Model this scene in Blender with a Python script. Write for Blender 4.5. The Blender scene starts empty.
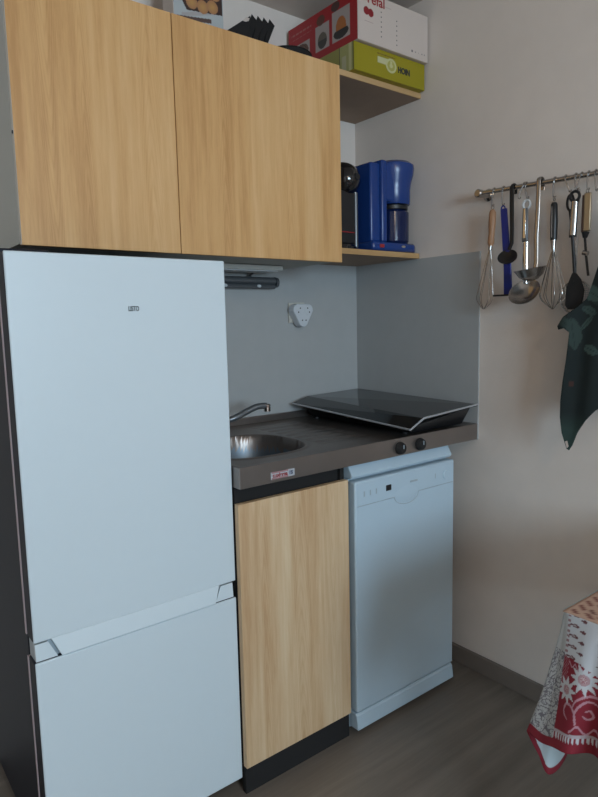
import bpy, bmesh, math, random
import numpy as np
from mathutils import Vector, Matrix, Quaternion
from mathutils import noise as mnoise
random.seed(7)
SC = bpy.context.scene
COL = SC.collection
V = Vector
PI = math.pi

# ------------------------------------------------------------------ camera
cd = bpy.data.cameras.new('camera'); cam = bpy.data.objects.new('camera', cd); COL.objects.link(cam)
cd.sensor_fit = 'AUTO'; cd.sensor_width = 36.0; cd.lens = 621.08 * 36.0 / 797.0
cd.clip_start = 0.02
_r = V((0.78840335, -0.61475424, -0.02230189)); _u = V((0.0920252, 0.08201843, 0.99237309)); _f = V((0.6082364, 0.7844426, -0.12123649))
m = Matrix((( _r.x, _u.x, -_f.x, -1.7837), (_r.y, _u.y, -_f.y, -1.8963), (_r.z, _u.z, -_f.z, 1.2625), (0, 0, 0, 1)))
cam.matrix_world = m
SC.camera = cam

# ------------------------------------------------------------------ view, world, window light
SC.view_settings.view_transform = 'Standard'; SC.view_settings.look = 'None'
SC.view_settings.gamma = 1.0; SC.view_settings.use_curve_mapping = False
SC.view_settings.exposure = 0.0
w = bpy.data.worlds.new('sky'); SC.world = w; w.use_nodes = True
bg = w.node_tree.nodes['Background']; bg.inputs[0].default_value = (0.62, 0.78, 1.0, 1); bg.inputs[1].default_value = 1.2

ROOM_X0, ROOM_Y0, ROOM_Z = -3.3, -4.4, 2.368
WIN = dict(x0=-2.30, x1=-0.95, z0=1.05, z1=2.15)          # big window in the wall behind the camera

def area_light(name, loc, target, sx, sy, power, col):
    l = bpy.data.lights.new(name, 'AREA'); l.shape = 'RECTANGLE'; l.size = sx; l.size_y = sy
    l.energy = power; l.color = col
    o = bpy.data.objects.new(name, l); COL.objects.link(o); o.location = loc
    o.rotation_euler = (V(target) - V(loc)).to_track_quat('-Z', 'Y').to_euler()
    return o
area_light('window_daylight', (-1.70, ROOM_Y0 - 0.22, 1.58), (-1.55, 0.0, 0.85), 1.15, 0.95, 92, (0.60, 0.82, 1.0))
# strength of the warm fill lamp added unseen behind the camera
FILL_POWER = 13.0

# ------------------------------------------------------------------ materials
def new_mat(name):
    mt = bpy.data.materials.new(name); mt.use_nodes = True
    return mt, mt.node_tree, mt.node_tree.nodes['Principled BSDF']

def plain(name, col, rough=0.5, metal=0.0, bump=0.0, bscale=200.0, var=0.04, spec=0.5, coat=0.0, trans=0.0):
    mt, nt, b = new_mat(name)
    N = nt.nodes; L = nt.links
    tc = N.new('ShaderNodeTexCoord'); ns = N.new('ShaderNodeTexNoise')
    ns.inputs['Scale'].default_value = bscale * 0.08; ns.inputs['Detail'].default_value = 4
    L.new(tc.outputs['Object'], ns.inputs['Vector'])
    mx = N.new('ShaderNodeMix'); mx.data_type = 'RGBA'
    mx.inputs['A'].default_value = (*[c * (1 - var) for c in col], 1); mx.inputs['B'].default_value = (*[min(1, c * (1 + var)) for c in col], 1)
    L.new(ns.outputs['Fac'], mx.inputs['Factor']); L.new(mx.outputs['Result'], b.inputs['Base Color'])
    b.inputs['Roughness'].default_value = rough; b.inputs['Metallic'].default_value = metal
    b.inputs['Specular IOR Level'].default_value = spec; b.inputs['Coat Weight'].default_value = coat
    b.inputs['Transmission Weight'].default_value = trans
    if bump > 0:
        n2 = N.new('ShaderNodeTexNoise'); n2.inputs['Scale'].default_value = bscale; n2.inputs['Detail'].default_value = 3
        L.new(tc.outputs['Object'], n2.inputs['Vector'])
        bp = N.new('ShaderNodeBump'); bp.inputs['Strength'].default_value = bump; bp.inputs['Distance'].default_value = 0.002
        L.new(n2.outputs['Fac'], bp.inputs['Height']); L.new(bp.outputs['Normal'], b.inputs['Normal'])
    return mt

def wood(name, base, dark, light, axis='Z', scale=1.0, rough=0.45, seam=None, cath=()):
    """long straight grain along AXIS with cathedral figures; seam = world x where the printed board pattern changes"""
    mt, nt, b = new_mat(name); N = nt.nodes; L = nt.links
    geo = N.new('ShaderNodeNewGeometry')
    mp = N.new('ShaderNodeMapping')
    sc = {'Z': (1, 1, 0.055), 'X': (0.06, 1, 1), 'Y': (1, 0.06, 1)}[axis]
    mp.inputs['Scale'].default_value = sc
    L.new(geo.outputs['Position'], mp.inputs['Vector'])
    src = mp.outputs['Vector']
    if seam is not None:
        sp = N.new('ShaderNodeSeparateXYZ'); L.new(geo.outputs['Position'], sp.inputs[0])
        g = N.new('ShaderNodeMath'); g.operation = 'GREATER_THAN'; g.inputs[1].default_value = seam; L.new(sp.outputs['X'], g.inputs[0])
        cb = N.new('ShaderNodeCombineXYZ'); ml = N.new('ShaderNodeMath'); ml.operation = 'MULTIPLY'; ml.inputs[1].default_value = 3.7
        L.new(g.outputs[0], ml.inputs[0]); L.new(ml.outputs[0], cb.inputs['Y'])
        ad = N.new('ShaderNodeVectorMath'); ad.operation = 'ADD'; L.new(src, ad.inputs[0]); L.new(cb.outputs[0], ad.inputs[1]); src = ad.outputs[0]
    def nz(s, d, dist=0.0, r=0.55):
        n = N.new('ShaderNodeTexNoise'); n.inputs['Scale'].default_value = s * scale; n.inputs['Detail'].default_value = d
        n.inputs['Distortion'].default_value = dist; n.inputs['Roughness'].default_value = r
        L.new(src, n.inputs['Vector']); return n
    tone = None
    if seam is not None:
        sp2 = N.new('ShaderNodeSeparateXYZ'); L.new(geo.outputs['Position'], sp2.inputs[0])
        rp = N.new('ShaderNodeValToRGB'); mr = N.new('ShaderNodeMapRange'); mr.inputs['From Min'].default_value = -1.4; mr.inputs['From Max'].default_value = -0.39
        L.new(sp2.outputs['X'], mr.inputs['Value']); L.new(mr.outputs['Result'], rp.inputs['Fac']); rp.color_ramp.interpolation = 'CONSTANT'
        ee = rp.color_ramp.elements; ee[0].position = 0.0; ee[0].color = (0.35,) * 3 + (1,); ee[1].position = (seam + 1.4) / 1.01; ee[1].color = (0.75,) * 3 + (1,)
        for ps, vv_ in ((0.09, 0.55), (0.208, 0.35), (0.30, 0.45), (0.419, 0.55), (0.50, 0.42)):
            q_ = ee.new(ps); q_.color = (vv_,) * 3 + (1,)
        tone = rp.outputs['Color']
    n1 = nz(14, 3, 0.25, 0.6); n2 = nz(110, 4, 0.1, 0.75); n3 = nz(3.0, 2, 0.5)
    # growth rings: sine of a slow noise field
    mu = N.new('ShaderNodeMath'); mu.operation = 'MULTIPLY'; mu.inputs[1].default_value = 120.0; L.new(n3.outputs['Fac'], mu.inputs[0])
    sn = N.new('ShaderNodeMath'); sn.operation = 'SINE'; L.new(mu.outputs[0], sn.inputs[0])
    def madd(a, k, c):
        x = N.new('ShaderNodeMath'); x.operation = 'MULTIPLY_ADD'; L.new(a, x.inputs[0]); x.inputs[1].default_value = k
        if isinstance(c, float): x.inputs[2].default_value = c
        else: L.new(c, x.inputs[2])
        return x.outputs[0]
    v = madd(n1.outputs['Fac'], 1.0, 0.0); v = madd(sn.outputs[0], 0.05, v); v = madd(n2.outputs['Fac'], 0.5, v)
    if tone is not None: v = madd(tone, 0.16, v); v = madd(v, 1.0, -0.08)
    if cath:
        def mth(op, a, b=None):
            x = N.new('ShaderNodeMath'); x.operation = op
            for i_, q in enumerate((a, b)):
                if q is None: continue
                if isinstance(q, (int, float)): x.inputs[i_].default_value = q
                else: L.new(q, x.inputs[i_])
            return x.outputs[0]
        s3 = N.new('ShaderNodeSeparateXYZ'); L.new(geo.outputs['Position'], s3.inputs[0])
        for (x0_, z0_, hw, sg) in cath:
            dx = mth('DIVIDE', mth('SUBTRACT', s3.outputs['X'], x0_), hw)
            par = mth('MULTIPLY', mth('POWER', mth('ABSOLUTE', dx), 1.5), 0.55)
            ph = mth('ADD', mth('ADD', mth('MULTIPLY', mth('SUBTRACT', s3.outputs['Z'], z0_), sg), par), mth('MULTIPLY', n1.outputs['Fac'], 0.10))
            wv = mth('POWER', mth('ABSOLUTE', mth('SINE', mth('MULTIPLY', ph, 42.0))), 5.0)
            fade = mth('MAXIMUM', mth('SUBTRACT', 1.0, mth('POWER', mth('ABSOLUTE', dx), 3.0)), 0.0)
            v = mth('SUBTRACT', v, mth('MULTIPLY', mth('MULTIPLY', wv, fade), 0.085))
    cr = N.new('ShaderNodeValToRGB'); L.new(v, cr.inputs['Fac'])
    e = cr.color_ramp.elements; e[0].position = 0.52; e[0].color = (*dark, 1); e[1].position = 0.98; e[1].color = (*light, 1)
    k = e.new(0.74); k.color = (*base, 1)
    L.new(cr.outputs['Color'], b.inputs['Base Color']); b.inputs['Roughness'].default_value = rough
    bp = N.new('ShaderNodeBump'); bp.inputs['Strength'].default_value = 0.08; bp.inputs['Distance'].default_value = 0.001
    L.new(n2.outputs['Fac'], bp.inputs['Height']); L.new(bp.outputs['Normal'], b.inputs['Normal'])
    return mt

def painted(name, rough=0.6, weave=0.0):
    mt, nt, b = new_mat(name); N = nt.nodes; L = nt.links
    a = N.new('ShaderNodeAttribute'); a.attribute_name = 'Col'; L.new(a.outputs['Color'], b.inputs['Base Color'])
    b.inputs['Roughness'].default_value = rough
    if weave:
        tc = N.new('ShaderNodeTexCoord'); n = N.new('ShaderNodeTexNoise'); n.inputs['Scale'].default_value = 900
        L.new(tc.outputs['Object'], n.inputs['Vector']); bp = N.new('ShaderNodeBump'); bp.inputs['Strength'].default_value = weave; bp.inputs['Distance'].default_value = 0.001
        L.new(n.outputs['Fac'], bp.inputs['Height']); L.new(bp.outputs['Normal'], b.inputs['Normal'])
    return mt

def srgb(r, g, b):
    f = lambda c: (c / 255 / 12.92) if c / 255 <= 0.04045 else ((c / 255 + 0.055) / 1.055) ** 2.4
    return (f(r), f(g), f(b))

M = {}
M['wall'] = plain('wall_paint', (0.74, 0.655, 0.59), 0.85, bump=0.25, bscale=160, var=0.05)
M['ceiling'] = plain('ceiling_paint', (0.66, 0.58, 0.52), 0.9, var=0.03)
M['splash'] = plain('grey_splash_laminate', (0.40, 0.405, 0.40), 0.5, var=0.05)
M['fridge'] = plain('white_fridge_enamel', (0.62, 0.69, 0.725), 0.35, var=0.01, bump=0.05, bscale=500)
M['fridge_side'] = plain('charcoal_fridge_side', (0.018, 0.020, 0.029), 0.55, var=0.1, spec=0.2)
M['gasket'] = plain('pinkish_gasket', (0.52, 0.42, 0.44), 0.7)
M['white_plastic'] = plain('white_plastic', (0.62, 0.64, 0.65), 0.35, var=0.02)
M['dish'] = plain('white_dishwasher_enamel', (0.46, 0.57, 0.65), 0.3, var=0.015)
M['dish_dim'] = plain('pale_grey_print', (0.36, 0.42, 0.46), 0.4)
M['black_plastic'] = plain('black_plastic', (0.012, 0.012, 0.013), 0.4, var=0.1)
M['black_gloss'] = plain('black_gloss', (0.008, 0.008, 0.009), 0.08, coat=0.6)
M['black_matt'] = plain('black_matt', (0.010, 0.009, 0.009), 0.85)
M['carcass'] = plain('grey_white_carcass', (0.50, 0.50, 0.46), 0.7, var=0.03)
M['edge'] = plain('cream_edge_band', (0.62, 0.57, 0.50), 0.6)
M['wood'] = wood('pale_beech_laminate', (0.66, 0.368, 0.145), (0.53, 0.27, 0.095), (0.74, 0.455, 0.21), 'Z', 1.0, 0.5, seam=-0.738, cath=((-1.30, 2.0, 0.035, -1), (-1.05, 1.5, 0.045, 1), (-0.83, 1.6, 0.040, 1), (-0.60, 1.45, 0.045, 1), (-1.22, 1.7, 0.03, 1)))
M['wood_cool_lit'] = wood('pale_beech_laminate_cool_lit', (0.63, 0.43, 0.25), (0.53, 0.32, 0.165), (0.71, 0.53, 0.34), 'Z', 1.15, 0.5, cath=((-0.78, 0.1, 0.050, 1), (-0.90, 0.5, 0.035, 1), (-0.66, 0.3, 0.035, -1)))  # same beech, less saturated: the bluer light low down is put into its colour
M['wood_edge'] = wood('beech_shelf_laminate', (0.50, 0.30, 0.13), (0.42, 0.24, 0.10), (0.58, 0.37, 0.18), 'X', 1.0, 0.5)
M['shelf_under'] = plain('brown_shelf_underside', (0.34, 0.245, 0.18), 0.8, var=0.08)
M['floor'] = wood('brown_wood_floor', (0.185, 0.152, 0.124), (0.145, 0.118, 0.095), (0.235, 0.198, 0.162), 'X', 0.55, 0.42)
M['baseboard'] = plain('brown_baseboard', (0.19, 0.155, 0.13), 0.6, var=0.1)
M['steel'] = plain('brushed_steel', (0.45, 0.43, 0.41), 0.25, 1.0)
M['chrome'] = plain('chrome', (0.75, 0.73, 0.70), 0.12, 1.0)
M['sink'] = plain('brown_stainless_top', (0.27, 0.235, 0.215), 0.36, 0.85, var=0.12, bscale=120)
M['bowl'] = plain('satin_sink_bowl', (0.20, 0.25, 0.30), 0.42, 0.7)
M['brass'] = plain('satin_brass_steel', (0.45, 0.38, 0.27), 0.35, 0.9)
M['glass_top'] = plain('black_glass_top', (0.012, 0.013, 0.014), 0.06, spec=0.5)
M['rim'] = plain('grey_metal_rim', (0.50, 0.51, 0.53), 0.4, 0.5)
M['blue'] = plain('glossy_blue_plastic', (0.010, 0.042, 0.19), 0.25, var=0.05)
M['blue_dark'] = plain('dark_blue_carafe', (0.006, 0.014, 0.06), 0.12, var=0.05)
M['blue_matt'] = plain('blue_handle_plastic', (0.008, 0.02, 0.20), 0.4)
M['red'] = plain('red_print', (0.30, 0.012, 0.015), 0.5)
M['dark_print'] = plain('dark_print', (0.03, 0.03, 0.03), 0.6)
M['white_print'] = plain('white_print', (0.62, 0.62, 0.42), 0.6)
M['handle_wood'] = plain('whisk_wood', (0.36, 0.19, 0.10), 0.5, var=0.12)
M['card_red'] = plain('red_card', (0.36, 0.025, 0.03), 0.5)
M['card_pale'] = plain('pale_card', (0.62, 0.52, 0.46), 0.6)
M['card_lime'] = plain('lime_card', (0.30, 0.25, 0.010), 0.55)
M['card_brown'] = plain('brown_card', (0.10, 0.06, 0.045), 0.8)
M['paint'] = painted('printed_card', 0.5)
M['cloth'] = painted('printed_cotton', 0.85, 0.15)
M['socket'] = plain('cream_socket', (0.55, 0.53, 0.47), 0.45)
M['adapter'] = plain('white_adapter', (0.60, 0.63, 0.66), 0.4)
M['lamp_grey'] = plain('grey_rail_metal', (0.16, 0.17, 0.18), 0.35, 0.6)
M['table'] = plain('pale_table_leg', (0.30, 0.42, 0.40), 0.5)
M['glass'] = plain('clear_glass', (0.9, 0.95, 0.95), 0.02, trans=1.0)
M['frame_white'] = plain('white_window_frame', (0.7, 0.7, 0.68), 0.4)
M['gauze'] = plain('sieve_mesh', (0.20, 0.20, 0.19), 0.45, 0.8)

# ------------------------------------------------------------------ object helpers (all coordinates are world metres)
def bbox_base(bm):
    xs = [v.co for v in bm.verts]
    mn = V((min(c.x for c in xs), min(c.y for c in xs), min(c.z for c in xs))); mxx = V((max(c.x for c in xs), max(c.y for c in xs), max(c.z for c in xs)))
    return V(((mn.x + mxx.x) / 2, (mn.y + mxx.y) / 2, mn.z))

def root_of(p):
    while p.parent: p = p.parent
    return p

def obj(name, bm, mat, parent=None, smooth=True, angle=35, bevel=0.0, seg=2, label=None):
    if parent is None: org = bbox_base(bm)
    else: org = root_of(parent).location.copy()
    bmesh.ops.translate(bm, verts=bm.verts, vec=-org)
    me = bpy.data.meshes.new(name); bm.to_mesh(me); bm.free()
    mats = mat if isinstance(mat, (list, tuple)) else [mat]
    for q in mats: me.materials.append(M[q] if isinstance(q, str) else q)
    if smooth:
        for p in me.polygons: p.use_smooth = True
        try: me.set_sharp_from_angle(angle=math.radians(angle))
        except Exception: pass
    o = bpy.data.objects.new(name, me); COL.objects.link(o)
    if parent is None: o.location = org
    else: o.parent = parent
    if bevel > 0:
        b = o.modifiers.new('bevel', 'BEVEL'); b.width = bevel; b.segments = seg; b.limit_method = 'ANGLE'; b.angle_limit = math.radians(40)
    if label: o['label'] = label
    return o

def thing(name, label, cat, loc, group=None):
    o = bpy.data.objects.new(name, None); COL.objects.link(o); o.location = loc; o.empty_display_size = 0.05
    return tag(o, label, cat, group)

def tag(o, label, cat, group=None):
    o['label'] = label; o['category'] = cat
    if group: o['group'] = group
    return o

def struct(name, bm, mat, parent=None, **k):
    o = obj(name, bm, mat, parent, **k)
    if parent is None: o['kind'] = 'structure'
    return o

def box(*lohi, bm=None):
    x0, y0, z0, x1, y1, z1 = lohi
    bm = bm or bmesh.new()
    vs = [bm.verts.new((x, y, z)) for x in (x0, x1) for y in (y0, y1) for z in (z0, z1)]
    for f in ((0, 1, 3, 2), (4, 6, 7, 5), (0, 4, 5, 1), (2, 3, 7, 6), (0, 2, 6, 4), (1, 5, 7, 3)):
        bm.faces.new([vs[i] for i in f])
    return bm

def tube(pts, r, seg=10, bm=None, closed=False, cap=True, flat=None):
    """tube through pts with radius r (number or list); flat=(a,b) gives an elliptical section scale"""
    bm = bm or bmesh.new(); pts = [V(p) for p in pts]; n = len(pts)
    rr = r if isinstance(r, (list, tuple)) else [r] * n
    tan = []
    for i in range(n):
        if closed: t = pts[(i + 1) % n] - pts[i - 1]
        else: t = pts[min(i + 1, n - 1)] - pts[max(i - 1, 0)]
        tan.append(t.normalized() if t.length > 1e-9 else V((0, 0, 1)))
    up = V((1, 0, 0)) if abs(tan[0].x) < 0.8 else V((0, 1, 0))
    nrm = (up - tan[0] * up.dot(tan[0])).normalized(); rings = []
    for i in range(n):
        nrm = (nrm - tan[i] * nrm.dot(tan[i])).normalized(); bi = tan[i].cross(nrm)
        fa, fb = flat or (1, 1)
        rings.append([bm.verts.new(pts[i] + (nrm * math.cos(2 * PI * k / seg) * fa + bi * math.sin(2 * PI * k / seg) * fb) * rr[i]) for k in range(seg)])
    for i in range(n if closed else n - 1):
        a, b = rings[i], rings[(i + 1) % n]
        for k in range(seg): bm.faces.new((a[k], a[(k + 1) % seg], b[(k + 1) % seg], b[k]))
    if cap and not closed:
        bm.faces.new(rings[0][::-1]); bm.faces.new(rings[-1])
    return bm

def lathe(prof, mat4=None, seg=32, bm=None, sx=1, sy=1):
    """prof: list of (r,z); mat4 places it"""
    own = bmesh.new(); rings = []
    for r, z in prof:
        if r < 1e-6: rings.append([own.verts.new((0, 0, z))])
        else: rings.append([own.verts.new((r * sx * math.cos(2 * PI * k / seg), r * sy * math.sin(2 * PI * k / seg), z)) for k in range(seg)])
    for a, b in zip(rings[:-1], rings[1:]):
        if len(a) == 1 and len(b) == 1: continue
        if len(a) == 1:
            for k in range(seg): own.faces.new((a[0], b[(k + 1) % seg], b[k]))
        elif len(b) == 1:
            for k in range(seg): own.faces.new((a[k], a[(k + 1) % seg], b[0]))
        else:
            for k in range(seg): own.faces.new((a[k], a[(k + 1) % seg], b[(k + 1) % seg], b[k]))
    if mat4 is not None: bmesh.ops.transform(own, matrix=mat4, verts=own.verts)
    bmesh.ops.recalc_face_normals(own, faces=own.faces)
    if bm is None: return own
    tmp = bpy.data.meshes.new('t'); own.to_mesh(tmp); own.free(); bm.from_mesh(tmp); bpy.data.meshes.remove(tmp)
    return bm

def frame(loc, zdir, xdir=None):
    z = V(zdir).normalized(); x = V(xdir) if xdir else (V((1, 0, 0)) if abs(z.x) < 0.9 else V((0, 1, 0)))
    x = (x - z * x.dot(z)).normalized(); y = z.cross(x)
    mm = Matrix((x, y, z)).transposed().to_4x4(); mm.translation = V(loc); return mm

def prism(poly, vec, bm=None):
    """closed polygon (3D points) swept by vec"""
    bm = bm or bmesh.new(); vec = V(vec)
    a = [bm.verts.new(V(p)) for p in poly]; b = [bm.verts.new(V(p) + vec) for p in poly]
    bm.faces.new(a); bm.faces.new(b[::-1]); n = len(a)
    for i in range(n): bm.faces.new((a[i], b[i], b[(i + 1) % n], a[(i + 1) % n]))
    bmesh.ops.recalc_face_normals(bm, faces=bm.faces)
    return bm

def arc(c, r, a0, a1, n, ax1, ax2):
    c, ax1, ax2 = V(c), V(ax1), V(ax2)
    return [c + ax1 * (r * math.cos(a0 + (a1 - a0) * i / n)) + ax2 * (r * math.sin(a0 + (a1 - a0) * i / n)) for i in range(n + 1)]

def smooth_path(pts, n=8):
    pts = [V(p) for p in pts]; out = []
    P = [pts[0]] + pts + [pts[-1]]
    for i in range(1, len(P) - 2):
        for k in range(n):
            t = k / n; p0, p1, p2, p3 = P[i - 1], P[i], P[i + 1], P[i + 2]
            out.append(0.5 * ((2 * p1) + (p2 - p0) * t + (2 * p0 - 5 * p1 + 4 * p2 - p3) * t * t + (3 * p1 - p0 - 3 * p2 + p3) * t ** 3))
    out.append(pts[-1]); return out

def set_colors(o, cols):
    a = o.data.color_attributes.new('Col', 'FLOAT_COLOR', 'POINT')
    arr = np.ones((len(o.data.vertices), 4), dtype=np.float32); arr[:, :3] = np.array(cols, dtype=np.float32)
    a.data.foreach_set('color', arr.ravel())

def color_panel(name, org, uv, vv, nu, nv, fn, parent, thick=0.0008, mat='paint', label=None):
    """flat printed sheet with its own thickness; fn(s,t) -> linear colour (s, t in 0..1)"""
    bm = bmesh.new(); org, uv, vv = V(org), V(uv), V(vv); n = uv.cross(vv).normalized()
    grid = []; cols = []
    for j in range(nv + 1):
        for i in range(nu + 1):
            grid.append(bm.verts.new(org + uv * (i / nu) + vv * (j / nv) + n * thick)); cols.append(fn(i / nu, j / nv))
    for j in range(nv):
        for i in range(nu):
            k = j * (nu + 1) + i; bm.faces.new((grid[k], grid[k + 1], grid[k + nu + 2], grid[k + nu + 1]))
    o = obj(name, bm, mat, parent, smooth=False, label=label); set_colors(o, cols); return o

def text(name, s, loc, xdir, updir, size, mat, parent, depth=0.0004, align='CENTER', sx=1.0, bold=0.0, label=None):
    c = bpy.data.curves.new('txt', 'FONT'); c.body = s; c.size = size; c.align_x = align; c.align_y = 'CENTER'; c.extrude = depth; c.offset = bold
    t = bpy.data.objects.new('txt', c); COL.objects.link(t)
    dg = bpy.context.evaluated_depsgraph_get(); me = bpy.data.meshes.new_from_object(t.evaluated_get(dg))
    bpy.data.objects.remove(t)
    x = V(xdir).normalized() ; u = V(updir); u = (u - x * u.dot(x)).normalized(); z = x.cross(u)
    mm = Matrix((x * sx, u, z)).transposed().to_4x4(); mm.translation = V(loc)
    bm = bmesh.new(); bm.from_mesh(me); bpy.data.meshes.remove(me)
    bmesh.ops.transform(bm, matrix=mm, verts=bm.verts)
    return obj(name, bm, mat, parent, smooth=False, label=label)

# ------------------------------------------------------------------ room shell
T = 0.12
struct('floor', box(ROOM_X0, ROOM_Y0, -0.05, 0, 0, 0), 'floor', smooth=False)
struct('ceiling', box(ROOM_X0, ROOM_Y0, ROOM_Z, 0, 0, ROOM_Z + 0.05), 'ceiling', smooth=False)
struct('wall_right', box(0, ROOM_Y0, 0, T, T, ROOM_Z), 'wall', smooth=False)
struct('wall_back', box(ROOM_X0, 0, 0, 0, T, ROOM_Z), 'wall', smooth=False)
struct('wall_left', box(ROOM_X0 - T, ROOM_Y0, 0, ROOM_X0, T, ROOM_Z), 'wall', smooth=False)
bm = bmesh.new()
box(ROOM_X0, ROOM_Y0 - T, 0, WIN['x0'], ROOM_Y0, ROOM_Z, bm=bm); box(WIN['x1'], ROOM_Y0 - T, 0, 0, ROOM_Y0, ROOM_Z, bm=bm)
box(WIN['x0'], ROOM_Y0 - T, 0, WIN['x1'], ROOM_Y0, WIN['z0'], bm=bm); box(WIN['x0'], ROOM_Y0 - T, WIN['z1'], WIN['x1'], ROOM_Y0, ROOM_Z, bm=bm)
struct('wall_front', bm, 'wall', smooth=False)
bm = bmesh.new(); a = 0.05; yw = ROOM_Y0 - 0.08
for q in ((WIN['x0'], WIN['z0'], WIN['x1'], WIN['z0'] + a), (WIN['x0'], WIN['z1'] - a, WIN['x1'], WIN['z1']), (WIN['x0'], WIN['z0'], WIN['x0'] + a, WIN['z1']), (WIN['x1'] - a, WIN['z0'], WIN['x1'], WIN['z1']), ((WIN['x0'] + WIN['x1']) / 2 - 0.03, WIN['z0'], (WIN['x0'] + WIN['x1']) / 2 + 0.03, WIN['z1'])):
    box(q[0], yw - 0.02, q[1], q[2], yw + 0.02, q[3], bm=bm)
struct('window_1', bm, 'frame_white', smooth=False)
struct('baseboard_right', box(-0.012, -4.39, 0, -0.0005, -0.001, 0.066), 'baseboard', smooth=False, bevel=0.003)

# ------------------------------------------------------------------ splashbacks
o = obj('splashback_panel', box(-1.0, -0.006, 0.85, -0.007, -0.0005, 1.4849), 'splash', smooth=False)
tag(o, 'grey splashback panel behind the sink with the power socket on it', 'splashback')
o = obj('splashback_panel', box(-0.006, -0.604, 0.848, -0.0005, -0.0005, 1.4849), 'splash', smooth=False)
tag(o, 'grey splashback panel on the side wall beside the hob', 'splashback')

# ------------------------------------------------------------------ refrigerator
FX0, FX1, FY = -1.477, -0.9765, -0.571
t = thing('refrigerator', 'tall white two-door refrigerator with dark sides, left of the sink', 'refrigerator', (-1.23, -0.3, 0))
obj('body', box(FX0 + 0.004, -0.512, 0.03, FX1 - 0.004, -0.03, 1.412), 'fridge_side', t, bevel=0.006)
def door(z0, z1, zname):
    dd = obj('door', box(FX0, -0.568, z0, FX1, -0.52, z1), 'fridge_side', t, bevel=0.004)
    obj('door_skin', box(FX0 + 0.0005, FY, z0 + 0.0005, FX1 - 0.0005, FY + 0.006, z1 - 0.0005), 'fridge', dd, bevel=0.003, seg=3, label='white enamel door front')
    obj('gasket', box(FX0 - 0.001, -0.520, z0 + 0.004, FX1 - 0.006, -0.512, z1 - 0.004), 'gasket', dd, label='pinkish pale door gasket')
    return dd
d1 = door(0.602, 1.416, 'u'); d2 = door(0.045, 0.558, 'l')
# grip band between the two doors
bm = bmesh.new()
def zq(x0t, x1t, x0b, x1b, zt, zb, yt, yb, dep, bm):
    a = [(x0t, yt, zt), (x1t, yt, zt), (x1b, yb, zb), (x0b, yb, zb)]
    prism(a, (0, dep, 0), bm)
zq(-1.441, -1.026, -1.423, -1.043, 0.604, 0.5635, FY - 0.0005, FY - 0.010, 0.02, bm)
obj('grip', bm, 'fridge', t, smooth=False, bevel=0.0015, label='white sloping grip strip between the doors')
bm = bmesh.new(); zq(-1.474, -1.447, -1.474, -1.429, 0.598, 0.561, FY + 0.004, FY + 0.001, 0.01, bm); obj('grip_end', bm, 'fridge', t, smooth=False)
bm = bmesh.new(); zq(-1.020, -0.985, -1.037, -0.985, 0.598, 0.561, FY + 0.004, FY + 0.001, 0.01, bm); obj('grip_end', bm, 'fridge', t, smooth=False)
obj('grip_recess', box(FX0 + 0.004, -0.556, 0.556, FX1 - 0.004, -0.52, 0.604), 'dish_dim', t, smooth=False)
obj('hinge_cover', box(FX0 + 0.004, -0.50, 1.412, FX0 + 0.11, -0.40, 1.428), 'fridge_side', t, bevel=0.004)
text('badge', 'LISTO', (-1.2155, FY - 0.0008, 1.301), (1, 0, 0), (0, 0, 1), 0.0155, 'dark_print', t, sx=0.62, bold=0.0003, label='small dark brand lettering')
for fx in (FX0 + 0.05, FX1 - 0.05):
    for fy in (-0.48, -0.08): obj('foot', lathe([(0, 0), (0.018, 0), (0.018, 0.03), (0, 0.03)], frame((fx, fy, 0), (0, 0, 1)), 16), 'black_plastic', t)

# ------------------------------------------------------------------ wall cabinets
CY = -0.352; CZ0, CZ1 = 1.455, 2.066
def wall_cabinet(x0, x1, label, wide):
    t = thing('wall_cabinet', label, 'cabinet', ((x0 + x1) / 2, -0.17, CZ0), 'wood front wall cabinets')
    bm = bmesh.new(); s = 0.016
    box(x0, -0.333, CZ0 + 0.004, x0 + s, -0.001, CZ1, bm=bm); box(x1 - s, -0.333, CZ0 + 0.004, x1, -0.001, CZ1, bm=bm)
    box(x0 + s, -0.333, CZ0 + 0.004, x1 - s, -0.001, CZ0 + 0.02, bm=bm); box(x0 + s, -0.333, CZ1 - s, x1 - s, -0.001, CZ1, bm=bm)
    box(x0 + s, -0.010, CZ0 + 0.02, x1 - s, -0.001, CZ1 - s, bm=bm)
    obj('carcass', bm, 'carcass', t, smooth=False)
    dd = obj('door', box(x0 + 0.0008, CY, CZ0, x1 - 0.0006, -0.3355, CZ1 - 0.001), 'wood', t, smooth=False, bevel=0.0008, seg=1)
    if not wide: obj('edge_band', box(x0 + 0.0002, CY + 0.001, CZ0 + 0.001, x0 + 0.0012, -0.336, CZ1 - 0.002), 'edge', dd, smooth=False, label='thin cream edge band of the door')
    return t
t = wall_cabinet(-1.384, -0.9775, 'narrower wood-front wall cabinet above the refrigerator', 0)
obj('plug', lathe([(0, 0), (0.004, 0), (0.004, 0.002), (0, 0.002)], frame((-1.3842, -0.347, 1.705), (-1, 0, 0)), 12), 'black_plastic', t, label='small black plug in the side edge')
wall_cabinet(-0.9765, -0.394, 'wider wood-front wall cabinet right of the narrow one, above the sink', 1)
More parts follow.
